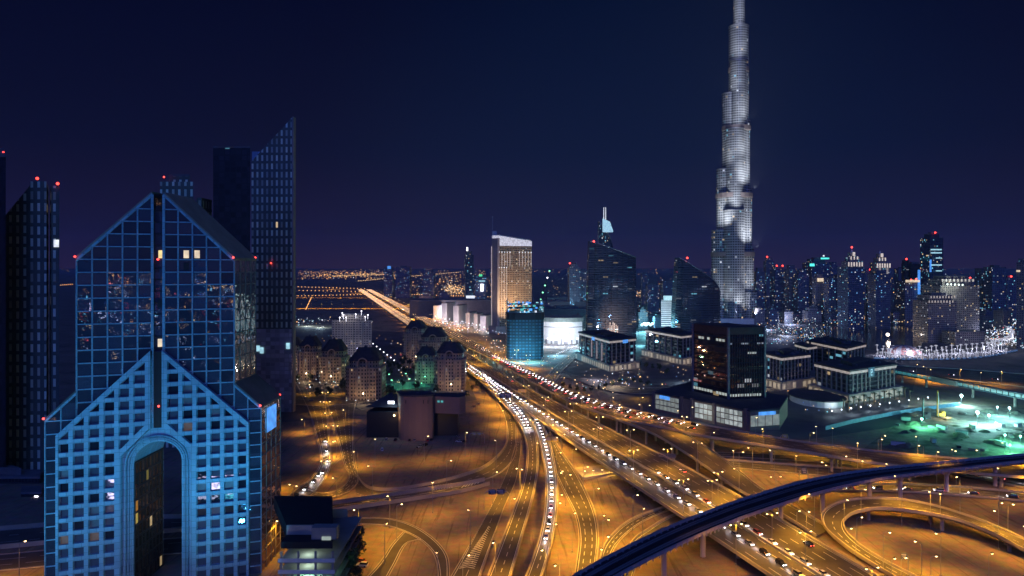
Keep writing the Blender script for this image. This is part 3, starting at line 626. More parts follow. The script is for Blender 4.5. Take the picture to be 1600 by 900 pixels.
# ------------------------------------------------------------------ left: twin-gabled blue tower
TH = 0.3263; tc_, ts_ = math.cos(TH), math.sin(TH); T0 = Vector((-138.6, 267, 0))
def T(x, y, z): return (T0.x+x*tc_, T0.y+x*ts_+y, z)
class TB(MB):
    def poly(s, pts, y0, y1, mi=0, ms=None):
        """pts (x,z) counter-clockwise seen from the front; solid between depths y0<y1"""
        n = len(pts); A = [T(x, y0, z) for x, z in pts]; B = [T(x, y1, z) for x, z in pts]
        uv = [(x, z) for x, z in pts]
        s.face(A, mi, uv); s.face(B[::-1], mi, uv[::-1])
        for i in range(n):
            j = (i+1) % n; d = math.hypot(pts[j][0]-pts[i][0], pts[j][1]-pts[i][1]); s.face([A[j], A[i], B[i], B[j]], mi if ms is None else ms, [(0, d), (0, 0), (y1-y0, 0), (y1-y0, d)])
m_clad = panels('blue_grey_cladding', (0.30, 0.48, 0.60), 2.52, 2.46)
m_glass = glass('tinted_mirror_glass', (0.22, 0.25, 0.36), .80, .02, .02, pane=(2.0, 128.1, 5.14, 4.94))
m_glass_side = glass('bronze_mirror_glass', (0.72, 0.56, 0.46), .95, .03, .10)  # warm tint stands in for orange reflections on the side faces
m_glass2 = glass('window_glass', (0.28, 0.30, 0.42), .72, .04, .05)
tw = thing('office_tower', 'blue floodlit tower with twin gabled tops and a tall arch through its base', 'tower', tuple(T0))
D_ = 24.0
HWU, HWL, HWA = 27.7, 37.9, 33.6
def slopeU(x): return 128.1+(HWU-abs(x))*(153.7-128.1)/(HWU-2.0)
def slopeA(x): return 62.0+(HWA-abs(x))*(92.5-62.0)/(HWA-2.0)
def archz(x):
    x = abs(x); return 52.5+(12.4-x)*(62.6-52.5)/(12.4-2.6) if x < 12.4 else -99
for s in (-1, 1):
    fl = (lambda p: p) if s > 0 else (lambda p: [(-x, z) for x, z in p][::-1])
    mb = TB(); mb.poly(fl([(2.0, 60.5), (HWU, 60.5), (HWU, 128.1), (2.0, 153.7)]), 0.6, D_-.4, 0, 1); mb.build('curtain_wall', [m_glass, m_glass_side], tw)
    mb = TB(); mb.poly(fl([(HWU+.02, 0), (HWL, 0), (HWL, 67.6), (HWU+.02, 77.6)]), 0.6, D_-.4, 0, 1); mb.build('side_wing', [m_glass, m_glass_side], tw)
    # roof sheets
    mb = TB(); mb.poly(fl([(2.0, 153.9), (HWU+.4, 128.2), (HWU+.4, 129.0), (2.0, 154.7)]), 0.2, D_); mb.build('roof', m_conc2, tw)
    mb = TB(); mb.poly(fl([(HWU+.1, 77.7), (HWL+.4, 67.6), (HWL+.4, 68.3), (HWU+.1, 78.5)]), 0.2, D_); mb.build('roof', m_roofg, tw)
    # mullion grid of the upper block
    mb = TB()
    for k in range(6):
        x = 2.0+(HWU-2.0)*k/5; w_ = .46 if k not in (0,) else .9
        mb.poly(fl([(x-w_/2, 60.5), (x+w_/2, 60.5), (x+w_/2, slopeU(x+w_/2)-.1), (x-w_/2, slopeU(max(2, x-w_/2))-.1)]), 0.25, 0.62)
    for r in range(22):
        z = 128.1-(r-5)*4.94
        if z > 153 or z < 61: continue
        xe = HWU if z <= 128.2 else HWU-(z-128.1)/((153.7-128.1)/(HWU-2.0))
        mb.poly(fl([(2.0, z-.22), (xe, z-.22), (xe, z+.22), (2.0, z+.22)]), 0.29, 0.61)
    mb.poly(fl([(2.0, 152.9), (HWU, 127.2), (HWU, 128.4), (2.0, 154.0)]), 0.1, 0.64)
    o = mb.build('mullion', m_clad, tw)
    mb = TB()
    for k in range(3):
        x = HWU+(HWL-HWU)*k/2
        mb.poly(fl([(x-.17, 0), (x+.17, 0), (x+.17, 77.6-(x-HWU)*.98-.2), (x-.17, 77.6-(x-HWU)*.98-.1)]), 0.25, 0.62)
    for r in range(17):
        z = 67.4-r*4.94
        if z < 0: break
        mb.poly(fl([(HWU, z-.18), (HWL, z-.18), (HWL, z+.18), (HWU, z+.18)]), 0.29, 0.61)
    mb.poly(fl([(HWU, 76.9), (HWL, 66.9), (HWL, 67.8), (HWU, 77.8)]), 0.1, 0.64)
    mb.build('wing_mullion', m_clad, tw)
    # side faces
    for hw, zt, nz in ((HWU+.02, 128, 26), (HWL+.02, 67.5, 14)):
        mb = TB()
        for r in range(nz):
            z = zt-r*4.94; z0_ = 78 if hw < 30 else 0
            if z < z0_: break
            mb.poly(fl([(hw-.1, z-.15), (hw+.22, z-.15), (hw+.22, z+.15), (hw-.1, z+.15)]), 0.4, D_-.5)
        for k in range(5):
            y = .5+k*(D_-1)/4; mb.poly(fl([(hw-.1, 78 if hw < 30 else 0), (hw+.18, 78 if hw < 30 else 0), (hw+.18, zt), (hw-.1, zt)]), y-.15, y+.15)
        mb.build('side_mullion', m_conc2, tw)
    # lower A-shaped cladding: piers, spandrels and sloped copings in front of recessed windows
    mb = TB(); cols_ = [3.58+5.05*k for k in range(7)]
    PW = 1.45
    for k in range(7):
        xa, xb = (2.0, 3.85) if k == 0 else (3.58+5.05*k-PW/2-.05, 3.58+5.05*k+PW/2-.05)
        if k == 6: xa, xb = 33.0, HWA
        zb = max(0, archz((xa+xb)/2)) if (xa+xb)/2 < 12.4 else 0
        mb.poly(fl([(xa, zb), (xb, zb), (xb, slopeA(xb)), (xa, slopeA(xa))]), -1.2, 0.2)
    for r in range(20):
        z = 89.9-r*4.92-1.6
        if z < 0: break
        xe = HWA-.02 if z < 62 else HWA-(z+1.6-62.0)/(30.5/(HWA-2.0))
        xs = 2.02
        if z < 62.6: xs = 12.4 if z < 52.5 else 12.4-(z-52.5)*.97
        if xe <= xs: continue
        mb.poly(fl([(xs, z), (xe, z), (xe, z+1.6), (xs, z+1.6)]), -1.16, 0.22)
    mb.poly(fl([(2.0, 90.3), (HWA, 59.8), (HWA+.1, 62.1), (2.0, 92.7)]), -1.25, 0.24)      # gable coping
    mb.poly(fl([(2.6, 62.4), (12.2, 52.5), (14.2, 53.2), (2.6, 65.2)]), -1.25, 0.24)       # arch coping
    mb.poly(fl([(12.2, 0), (14.1, 0), (14.1, 53.2), (12.2, 52.5)]), -1.23, 0.23)
    mb.poly(fl([(HWA-.9, 0), (HWA+.1, 0), (HWA+.1, 62.0), (HWA-.9, 61.6)]), -1.23, 0.23)
    mb.build('cladding', m_clad, tw)
    # sides of the A block
    mb = TB(); mb.poly(fl([(14.1, 0), (HWA-.2, 0), (HWA-.2, 61.5), (14.1, 80.3)]), 0.66, 0.9); mb.poly(fl([(2.2, 66), (14.09, 54), (14.09, 80.2), (2.2, 91.5)]), 0.66, 0.9); mb.build('backing_wall', m_dark, tw)
    # arch reveals
    mb = TB(); q = [(8.5+3.9*0, 0), (12.2, 0), (12.2, 52.4), (2.6, 62.2), (0.0, 62.2), (0.0, 57.0)]
    arc = [(8.5*math.sin(a), 48.5+8.5*math.cos(a)) for a in [i*math.pi/2/10 for i in range(1, 11)]]
    mb.poly(fl([(8.5, 0), (12.2, 0), (12.2, 52.4), (2.6, 62.2), (0.01, 62.2), (0.01, 57.0)]+arc), 0.3, D_-1); mb.build('arch_wall', m_clad, tw)
    for k, (dx, yy) in enumerate(((.5, -.1), (1.3, -.45), (2.2, -.8))):
        mb = TB(); rr = 8.5+dx
        pa = [(rr*math.sin(a), 48.5+rr*math.cos(a)) for a in [i*math.pi/2/10 for i in range(0, 11)]]
        mb.poly(fl([(rr, 0), (rr+.35, 0)]+[((rr+.35)*math.sin(a), 48.5+(rr+.35)*math.cos(a)) for a in [i*math.pi/2/10 for i in range(10, -1, -1)]]+[(max(x, .01), z) for x, z in pa]), yy, .32)
        mb.build('arch_rib', m_clad, tw)
# glazed flank of the left leg inside the arch, with its own grid of mullions
f_brown = facade('facade_brown_glass', (.10, .06, .045), (.34, .24, .18), 2.6, 4.9, .10, .10, .07, cols=((1, .8, .2), WARM, ORANGE), es=.5, gm=.85, rg=.04)
mb = MB(); a_, b__ = T(-8.45, 1.0, 0), T(-8.45, D_-1.5, 0); mb.face([(*a_[:2], .2), (*b__[:2], .2), (*b__[:2], 49), (*a_[:2], 49)], 0, [(0, 0), (21, 0), (21, 49), (0, 49)]); mb.build('arch_glazing', f_brown, tw)
mb = MB()
for k in range(9):
    p_ = T(-8.3, 1.0+k*2.6, 0); mb.bar((p_[0], p_[1], .2), (p_[0], p_[1], 49), .35, .35)
for k in range(11):
    p_, q_ = T(-8.33, 1.0, k*4.9+.2), T(-8.33, D_-1.5, k*4.9+.2); mb.bar(p_, q_, .3, .5)
mb.build('arch_mullion', m_dark, tw)
# central slot
mb = TB(); mb.poly([(-2, 62), (2, 62), (2, 147.5), (-2, 147.5)], 1.6, D_-2); mb.build('slot_glazing', m_glass, tw)
mb = TB()
for r in range(19):
    z = 66+r*4.5; mb.poly([(-1.98, z), (1.98, z), (1.98, z+.5), (-1.98, z+.5)], 1.45, 1.7)
mb.poly([(-1.98, 62.4), (1.98, 62.4), (1.98, 92), (-1.98, 92)], 0.5, 1.5)
mb.build('slot_spandrel', m_dark, tw)
# windows between the piers: each pane an object, the rest one piece
panes = []
wmats = [m_glass2, glass('window_glass_dark', (0.10, 0.11, 0.16), .8, .03, .05), mat('window_blind', (.16, .17, .20), .5), emat('dim_lit_window', (1, .62, .35), .07, base=(.05, .05, .06))]
for s in (-1, 1):
    for r in range(20):
        z0_ = 89.9-r*4.92-4.92; z1_ = z0_+3.32
        if z1_ < 0.5: break
        for k in range(6):
            xa, xb = 3.58+5.05*k+PW/2-.05, 3.58+5.05*(k+1)-PW/2-.05
            if z0_ > slopeA(xb)-2 or (xa < 12.4 and z1_ < archz(xa)): continue
            zt = min(z1_, slopeA(xb)-.4) ; zt2 = min(z1_, slopeA(xa)-.4)
            if zt2-z0_ < .6: continue
            zt = max(zt, z0_+.1)
            pts = [(xa, max(z0_, .2)), (xb, max(z0_, .2)), (xb, zt), (xa, zt2)]
            panes.append(pts if s > 0 else [(-x, z) for x, z in pts][::-1])
RND.shuffle(panes); panes.sort(key=lambda q: -q[0][1])
rest = TB()
for i, q in enumerate(panes):
    if i < 100: mb = TB(); mb.poly(q, 0.05, 0.6); mb.build('window', RND.choices(wmats, (10, 4, 1, .5))[0], tw)
    else: rest.poly(q, 0.05, 0.6)
o = rest.build('window', m_glass2, tw); o['kind'] = 'stuff'
for px, py, m_ in ((249, 397, m_yl), (290, 397, m_lwarm), (307, 397, m_lwarm), (290, 416, m_dark), (248, 536, m_lwarm), (248, 474, m_dark)):
    r_ = (px-800)/1067; x = (267*r_+138.6)/(tc_-r_*ts_); z = HC-(py-HY)/F*(267+x*ts_)
    mb = TB(); yy = 1.3 if abs(x) < 2 else .5; mb.poly([(x-.95, z-1.6), (x+.95, z-1.6), (x+.95, z+1.5), (x-.95, z+1.5)], yy, yy+.15); mb.build('lit_window', m_, tw)
for x, z in ((-HWU, 128.4), (HWU, 128.4), (0, 127.5), (-HWL, 68), (HWL, 68), (0.3, 70)):
    beacon(tw, T(x, -.6 if abs(x) > 1 else .2, z+.7), .42)
for x, z in ((HWU, 128.6), (HWL, 68)): beacon(tw, T(x, D_-1, z+.7), .45)
mb = TB(); mb.poly([(HWL+.3, 56), (HWL+.5, 56), (HWL+.5, 66), (HWL+.3, 66)], 6, 17); mb.build('screen', m_blue, tw)
mb = TB(); mb.poly([(-1.5, 147.5), (1.5, 147.5), (1.5, 150), (-1.5, 150)], 8, 16); mb.build('plant_room', m_conc2, tw)
# floodlights standing on the forecourt in front of the blue tower
FP = thing
for i, (x, y, tz, pw) in enumerate(((-60, -76, 100, 2.1), (-50, -52, 48, .6), (44, -50, 48, .45), (52, -72, 100, 1.6))):
    p = Vector(T(x, y, 0)); r = thing('floodlight', f"forecourt floodlight with blue lens facing the gabled tower, {ordw(i)} from the left", 'floodlight', tuple(p), 'forecourt floodlights')
    mb = MB(); mb.tube([(p.x, p.y, 0), (p.x, p.y, 5)], .15, 6); mb.build('pole', m_steel, r); mb = MB(); mb.box((p.x, p.y, 5), (1.6, .8, 1.2), TH); mb.build('housing', m_dark, r)
    mb = MB(); mb.box((p.x-.02, p.y+.45, 5.1), (1.4, .1, 1.0), TH); mb.build('lens', m_blue, r)
    light('SPOT', (p.x, p.y+.8, 5.6), 9.0e4*pw, (.05, .48, .84), target=T(x*.3, 0, tz), size=85, blend=.8, radius=.6, parent=r)
# backlit advertising boards on the forecourt (they show mirrored in the lower windows)
for i in ():
    r = thing('billboard', ('wide' if i == 0 else 'small')+' white backlit board on the forecourt facing the gabled tower', 'billboard', ((x0+x1)/2, y, 0))
    mb = MB(); mb.box(((x0+x1)/2, y, z0_), (x1-x0, .6, z1_-z0_)); mb.build('panel', m_dark, r); mb = MB(); mb.box(((x0+x1)/2, y+.36, z0_+.3), (x1-x0-.6, .1, z1_-z0_-.6)); mb.build('screen', emat('board_light', (1, .86, .95), 7, True), r)
    for x in (x0+2, x1-2): mb = MB(); mb.tube([(x, y, 0), (x, y, z0_)], .3, 6); mb.build('post', m_steel, r)
r = thing('media_wall', 'long pink-white LED media wall on the forecourt, mirrored in the windows of the gabled tower', 'screen', (-112, 167, 0))
ma, mz = Vector((-141, 146, 0)), Vector((-86, 186, 0)); md = mz-ma; mn = Vector((-md.y, md.x, 0)).normalized()
mb = MB(); mb.bar(ma+Vector((0, 0, 8)), mz+Vector((0, 0, 8)), .8, 12.6); mb.build('panel', m_dark, r)
for k in range(7):
    p0, p1 = ma+md*((k+.04)/7)+mn*.5, ma+md*((k+.96)/7)+mn*.5
    for j in range(3):
        z = 4+j*4; mb = MB(); mb.bar(p0+Vector((0, 0, z)), p1+Vector((0, 0, z)), .1, 3.5); mb.build('screen', emat(*[('media_pink', (1, .84, .95), 5, True), ('media_white', (.9, .92, 1), 4, True), ('media_teal', (.1, .8, .75), 2.2, True), ('media_off', (.2, .25, .5), .3, True)][0 if j > 1 else (k*5+j*3) % 4]), r)
for t in (.03, .35, .65, .97): q = ma+md*t; mb = MB(); mb.tube([q, q+Vector((0, 0, 2))], .35, 6); mb.build('post', m_steel, r)
# brown tower seen through the arch
if 0: tower('office_block', 'x', 196, 268, 640, 345, facade('facade_brown', (.09, .055, .04), (.03, .03, .04), 4.2, 4.6, .16, .2, .10, cols=(WARM, WARM, ORANGE), es=.35, gm=.7), depth=30, yaw=.15, cat='office block')
# ------------------------------------------------------------------ left background towers
def sloped(name, label, poly, zs, fac, Y, reds=(), cat='tower', split=None):
    cx = sum(p[0] for p in poly)/len(poly); cy = sum(p[1] for p in poly)/len(poly); r = thing(name, label, cat, (cx, cy, 0))
    mb = MB(); z0 = split or 0; mb.prism(poly, z0, 0, 0, 1, u0=2.0, z1s=zs); mb.build('wall', [fac, m_roof], r)
    for q in reds: beacon(r, q, .9)
    return r
Y = 420; q = [(XA(-40, Y), Y), (XA(50, Y), Y), (XA(50, Y+30), Y+30), (XA(-40, Y+30), Y+30)]
r = sloped('tower', 'dark gridded tower with a slanted roof at the left edge', q, [ZA(395, Y), ZA(286, Y), ZA(286, Y), ZA(395, Y)], f_grid, Y, reds=[(XA(59, Y), Y-.5, ZA(279, Y))])
q2 = [(XA(50.5, Y), Y-2), (XA(76, Y), Y-2), (XA(76, Y+28), Y+28), (XA(50.5, Y+28), Y+28)]
mb = MB(); mb.prism(q2, 0, ZA(284, Y), 0, 1, u0=1.0); mb.build('stair_core', [f_grid2, m_roof], r)
mb = MB(); mb.prism([(XA(78, Y), Y+1), (XA(91, Y), Y+1), (XA(91, Y+24), Y+24), (XA(78, Y+24), Y+24)], 0, ZA(290, Y), 0, 1); mb.build('side_bay', [f_grid2, m_roof], r)
beacon(r, (XA(91, Y), Y-.5, ZA(287, Y)), .9)
mb = MB(); mb.box((XA(87, Y), Y+.6, ZA(386, Y)), (3, .3, 4.5)); mb.build('sign', m_lw, r)
Y = 400; r, _ = tower('tower', 'narrow sliver of a black tower cut by the left frame edge', -60, 9, 245, Y, facade('facade_black', (.020, .018, .028), (.03, .03, .04), 4, 4, .1, .1, .001, es=.2, gm=.3, rg=.3), depth=30, red=[(.9, 0)])
Y = 470; r, _ = tower('tower', 'round-topped gridded tower with one red beacon peeking over the gabled tower', 250, 302, 284, Y, f_grid2, depth=22, steps=[(.62, 274)], red=[(-.9, -4)], plant=False)
mb = MB(); mb.prism([(XA(303, Y), Y+4), (XA(311, Y), Y+4), (XA(311, Y), Y+20), (XA(303, Y), Y+20)], 0, ZA(308, Y), 0, 1); mb.build('side_bay', [f_grid2, m_roof], r)
Y = 480; r, _ = tower('tower', 'plain black slab tower rising behind the gabled tower', 333, 391, 231, Y, facade('facade_black', (.02, .018, .028), (.03, .03, .04), 4, 4, .1, .1, .001, es=.2, gm=.3, rg=.3), depth=30, plant=False)
Y = 590; zt = ZA(184, Y); zl = ZA(252, Y); xs = (XA(393, Y), XA(456, Y))
q = [(xs[0], Y), (xs[1], Y), (xs[1]-8.7, Y+26), (xs[0]-9, Y+26)]
r = thing('tower', 'tall gridded tower with a knife-sharp slanted top and pale lower storeys', 'tower', ((xs[0]+xs[1])/2, Y+13, 0))
zm = ZA(514, Y); mb = MB(); mb.prism(q, zm, 0, 0, 1, u0=1.2, z1s=[zl, zt, zt, zl]); mb.build('wall', [f_grid2, m_roof], r)
mb = MB(); mb.prism(inset(q, .3), 0, zm-.05, 0, 0); mb.build('lower_wall', facade('facade_pale_panel', (.50, .46, .42), (.56, .52, .50), 4, 3.6, .05, .08, .004, es=.4, gm=0, rg=.5), r)
mb = MB(); mb.box((xs[1]+.9, Y+3, 0), (1.0, 6, zt+1)); mb.build('edge_fin', m_stone, r)
mb = MB(); mb.prism([(xs[0]-3, Y+9), (XA(404, Y), Y+9), (XA(404, Y), Y+11), (xs[0]-3, Y+11)], zl, ZA(234, Y)); mb.build('roof_screen', m_clad, r)
for px, py in ((403, 549), (409, 552), (450, 545)):
    mb = MB(); mb.box((XA(px, Y), Y-.3, ZA(py, Y)), (3, .3, 5)); mb.build('lit_window', m_lcool, r)
beacon(r, (XA(424, Y), Y-1, ZA(411, Y)), .7)
# low dark blocks between and behind on the left
tower('podium_block', 'low dark podium below the slanted left-hand tower', -60, 62, 748, 395, f_dark, depth=14, cat='podium')
Y = 372; r, _ = tower('gatehouse', 'tiny dark hut with one white lit panel beside the left road', 33, 64, 772, Y, f_dark, depth=10, cat='hut', plant=False)
mb = MB(); mb.box((XA(57, Y), Y-.2, ZA(783, Y)), (2, .2, 3.0)); mb.build('lit_window', m_led, r)
# multi-storey car park, lower middle-left
q = [P(405, 900, 0), 0]
zc = 30.0; A = Vector((XA(428, 236), 236, 0)); B = Vector((XA(519, 236), 236, 0)); C = Vector((XA(519.5, 284), 284, 0)); Dd = Vector((XA(428, 284), 284, 0))
cp = thing('car_park', 'black-roofed multi-storey car park with greenish lit decks, bottom left of centre', 'car park', ((A.x+B.x)/2, 260, 0))
poly = [(v.x, v.y) for v in (A, B, C, Dd)]
mb = MB(); mb.prism([(A.x, A.y+14), (B.x-3.4, B.y+14), (C.x, C.y), (Dd.x, Dd.y)], zc-5, zc); mb.prism([(A.x, A.y+7), (B.x-1.7, B.y+7), (B.x-3.3, B.y+13.9), (A.x, A.y+13.9)], zc-5, zc-2.6); mb.build('roof', mat('black_membrane', (.012, .012, .016), .9), cp)
mb = MB(); mb.prism([(A.x, A.y+13.2), (B.x-3.3, B.y+13.2), (B.x-3.4, B.y+13.9), (A.x, A.y+13.9)], zc-2.5, zc+.9); mb.build('parapet', m_stone, cp)
x = XA(508, 243); mb = MB(); mb.box((x, 244.6, zc-5.0), (3.2, .4, 3.6)); mb.build('lit_door', emat('lit_door', (.8, .95, .75), .35), cp)
mb = MB(); mb.box((x-1, 247, zc-2.6), (9, 4, 4.2)); mb.build('stair_head', m_conc2, cp)
for k in range(4):
    z = zc-8.5-k*4.0
    mb = MB(); mb.box(((A.x+B.x)/2, 262, z-.4), (B.x-A.x-.2, 44, .4)); mb.build('floor_slab', m_conc2, cp)
    mb = MB(); mb.box(((A.x+B.x)/2, 239.8, z+.0), (B.x-A.x-.2, .4, 1.25)); mb.build('deck_wall', m_white, cp)
    light('POINT', (A.x+9, 246, z+2.6), 900 if k < 2 else 2600, (.35, 1.0, .6) if k > 1 else (.7, 1, .85), radius=.5, parent=cp)
for i in range(4):
    mb = MB(); mb.box((A.x+1+i*(B.x-A.x-2)/3, 240.6, 0), (.7, .7, zc-5)); mb.build('pillar', m_conc2, cp)
mb = MB(); mb.box(((A.x+B.x)/2, 283, 0), (B.x-A.x-12, .6, zc-5.1)); mb.build('rear_wall', m_conc2, cp)
# low blocks left of the avenue
Y = 560; tower('shed', 'long dark roofed building between the blue tower and the avenue', 430, 478, 668, 560, f_dark, depth=70, cat='building', plant=False)
tower('villa', 'dark square building beside the avenue junction', 457, 476, 622, 660, f_dark, depth=20, cat='building', plant=False)
# ------------------------------------------------------------------ mansard apartment houses
m_ap = mat('ochre_render', (0.45, 0.31, 0.19), .8, var=.12, scale=.1)
def apartment(label, px0, px1, Y, ze, zt, up=2, fac=None, yaw=0.0, green=False):
    W = (px1-px0)/F*Y*.93; dp = W*.8; cx = XA((px0+px1)/2, Y); cy = Y+dp/2; r = thing('apartment_house', label, 'apartment house', (cx, cy, 0), 'apartment houses with dark mansard roofs')
    k = W*.16; zb = ze-7
    p = [(cx-W/2+k, cy-dp/2), (cx+W/2-k, cy-dp/2), (cx+W/2, cy-dp/2+k), (cx+W/2, cy+dp/2), (cx-W/2, cy+dp/2), (cx-W/2, cy-dp/2+k)]
    mb = MB(); mb.prism(p, 0, zb, 0, 1, u0=RND.randint(0, 99)*3.0); mb.build('wall', [fac or f_apart, m_roofg], r)
    mb = MB(); mb.prism(inset(p, -.7), zb+.01, zb+.9); mb.build('cornice', m_ap, r)
    p2 = inset(p, W*.09); mb = MB(); mb.prism(p2, zb+.9, ze, 0, 1, u0=3); mb.build('upper_storeys', [fac or f_apart, m_roof], r)
    mb = MB(); p3 = inset(p2, -1.3); p4 = inset(p2, W*.26); n_ = len(p3); zr = ze+(zt-ze)*.8
    for i in range(n_):
        j = (i+1) % n_; mb.face([(*p3[i], ze+.02), (*p3[j], ze+.02), (*p4[j], zr), (*p4[i], zr)])
    mb.face([(*q, ze+.02) for q in p3[::-1]]); mb.face([(*q, zr) for q in p4]); mb.build('roof', mat('slate_roof', (.07, .05, .045), .75, var=.3, scale=.4), r)
    mb = MB(); mb.cyl((cx, cy), W*.06, zr, zt, 8, r2=.1); mb.build('finial', m_roof, r)
    # projecting centre bay with its arched gable
    bw = W*.27; mb = MB(); mb.box((cx, cy-dp/2-.6, 0), (bw, 1.6, zb+2)); mb.build('centre_bay', fac or f_apart, r)
    mb = MB(); R0 = bw/2+.2; za = ze-1.5
    for i in range(10):
        a0, a1 = math.pi*i/10, math.pi*(i+1)/10
        q = [(cx-R0*math.cos(a), za+R0*1.05*math.sin(a)) for a in (a0, a1)]+[(cx-(R0-1.1)*math.cos(a), za+(R0-1.1)*1.05*math.sin(a)) for a in (a1, a0)]
        A_ = [(x, cy-dp/2-1.3, z) for x, z in q]; B_ = [(x, cy-dp/2+.2, z) for x, z in q]
        mb.face(A_); mb.face(B_[::-1])
        for u_ in range(4):
            v_ = (u_+1) % 4; mb.face([A_[v_], A_[u_], B_[u_], B_[v_]])
    for s in (-1, 1): mb.box((cx+s*(R0-.55), cy-dp/2-.55, zb+2), (1.1, 1.5, za-zb-2))
    mb.build('arched_gable', m_ap, r)
    for s in (-1, 1):        # balcony stacks
        for kx in (.27,):
            x = cx+s*W*kx
            nb = int((zb-4)/3.4)
            mb = MB()
            for f in range(1, nb): mb.box((x, cy-dp/2-.5, f*3.4), (W*.12, 1.4, 1.0))
            mb.build('balcony_stack', m_ap, r)
        mb = MB(); mb.box((cx+s*W*.185, cy-dp/2-.3, 0), (1.0, .9, zb)); mb.box((cx+s*W*.355, cy-dp/2+.2, 0), (1.0, 1.2, zb)); mb.build('pilaster', m_ap, r)
    if not green:
        lp = (cx+W*.1, cy-dp/2-13, 9); mb = MB(); mb.tube([(lp[0], lp[1], 0), lp], .12, 5, 1); mb.ball((lp[0], lp[1], 9.4), .5, 6, 4); mb.build('forecourt_lamp', [m_sod, m_dark], r); light('POINT', (lp[0], lp[1]-.8, 9), 5200 if up else 3000, (1, .70, .42), radius=.5, parent=r)  # lamp added before each house to imitate warm street glow
    xs_ = [-.42, .42, -.17, .17][:up]
    for x in xs_:
        mb = MB(); mb.ball((cx+x*W, cy-dp/2-2.6, 1.0), .55, 6, 4); mb.build('uplight', m_lw if not green else m_green, r)
        light('SPOT', (cx+x*W, cy-dp/2-2.8, 1.2), 7500, (1, .66, .42) if not green else (.3, 1, .6), target=(cx+x*W, cy-dp/2-.2, 14), size=75, blend=.8, radius=.3, parent=r)
    return r
apartment('large brown apartment house with dark domed roof nearest the avenue', 536, 597, 640, 37, 51, 4)
apartment('brown apartment house with pointed dark roof nearest the highway', 676, 728, 690, 38, 51, 2)
apartment('left-hand pair apartment house, its right wing beside the large domed one', 496, 540, 740, 34, 49, 4)
apartment('leftmost brown apartment house next to the pale tower base', 462, 499, 760, 37, 50, 2)
apartment('green-lit apartment house above the floodlit court', 646, 684, 735, 30, 41, 3, green=True)
apartment('dim apartment house half hidden behind the pointed-roof house', 652, 700, 850, 38, 52, 0)
apartment('rear apartment house with arched gable beside the highway', 628, 668, 900, 44, 57, 0)
apartment('small dark apartment house behind the left-hand pair', 440, 470, 830, 30, 42, 2)
r, d = tower('apartment_block', 'pale ten-storey block with white lamps along its roof', 519, 581, 500, 960, f_white, depth=30, cat='apartment block', steps=[(.6, 492)], plant=False)
for i in range(5):
    x = d[0]-d[2]/2*.92+i*d[2]*.23; mb = MB(); mb.box((x, d[1]-15.4, 0), (4.5, 1.6, ZA(503, 960))); mb.build('balcony_tower', f_white, r)
for px, py in ((530, 496), (534, 489), (536, 492), (555, 491), (564, 486), (570, 495), (574, 492), (540, 496)):
    q = (XA(px, 955), 958, ZA(py, 958)); mb = MB(); mb.ball(q, .9, 6, 4); mb.tube([(q[0], q[1], q[2]-6), q], .12, 4); mb.build('roof_lamp', m_led, r)
light('POINT', (d[0]-8, 950, ZA(485, 950)), 9000, (.85, .85, 1), radius=1, parent=r)
light('POINT', (d[0], 925, 6), 9000, (.9, .85, 1), radius=1, parent=r)
for i in range(7):
    x = XA(583+i*5.5, 930); q = P(583+i*5.5, 542+i*4.5)
    mb = MB(); mb.ball((q.x, q.y, 5), .8, 6, 4); mb.tube([(q.x, q.y, 0), (q.x, q.y, 4.4)], .1, 4, 1); tag(mb.build('garden_lamp', [m_led, m_dark]), f'white globe garden lamp, {ordw(i)} in the row beside the pale block', 'lamp', 'globe lamps by the pale block')
# floodlit court
m_court = mat('court_surface', (.12, .32, .22), .8)
mb = MB(); mb.face([P(598, 612, .3), P(672, 604, .3), P(660, 595, .3), P(600, 600, .3)]); tag(mb.build('sports_court', m_court), kind='structure')
for i, (x, y) in enumerate(((608, 598), (634, 597), (655, 594), (612, 608), (640, 606), (664, 602))):
    q = P(x, y); r = thing('court_floodlight', f'{ordw(i)} floodlight mast round the green court', 'floodlight', tuple(q), 'masts round the green court'); mb = MB(); mb.tube([(q.x, q.y, 0), (q.x, q.y, 9)], .14, 5); mb.build('pole', m_dark, r)
    mb = MB(); mb.box((q.x, q.y, 9), (1.6, .8, .5)); mb.build('lens', m_green, r)
    light('POINT', (q.x, q.y, 8.2), 2600, (.25, 1, .62), radius=.5, parent=r)
# ------------------------------------------------------------------ blind-walled building on the sand lot
Y = 492; x0, x1 = XA(623, Y), XA(676, Y); zt = ZA(620, Y); cx = (x0+x1)/2
m_blind = mat('dull_mauve_render', (0.26, 0.17, 0.13), .85, var=.1, scale=.06)
r = thing('cinema_block', 'windowless dull building with a blank tall block and low curved wing', 'building', (cx, Y+20, 0))
arc = [(cx+(x1-x0)/2*math.cos(a), Y+4-4*math.sin(a)) for a in [math.pi*i/8 for i in range(9)]]
mb = MB(); mb.prism(arc+[(x0-4, Y+17), (x1-4, Y+17)], 0, zt, 0, 1); mb.build('wall', [m_blind, m_roof], r)
mb = MB(); mb.prism(inset(arc+[(x0-4, Y+17), (x1-4, Y+17)], -.4), zt+.01, zt+1.3); mb.build('parapet', m_roof, r)
for i in range(6):
    mb = MB(); mb.box((x0+5+i*3.2, Y+.6, zt-5), (.5, .5, 2.6)); mb.build('sign_letter', m_dark, r)
a, b_ = XA(676.5, Y+8), XA(727, Y+8); zw = ZA(620, Y+8)
mb = MB(); mb.prism([(a, Y+10), (b_-4, Y+6), (b_, Y+10), (b_-2, Y+24), (a, Y+24)], ZA(650, Y), zw, 0, 1); mb.build('upper_wing', [m_blind, m_roof], r)
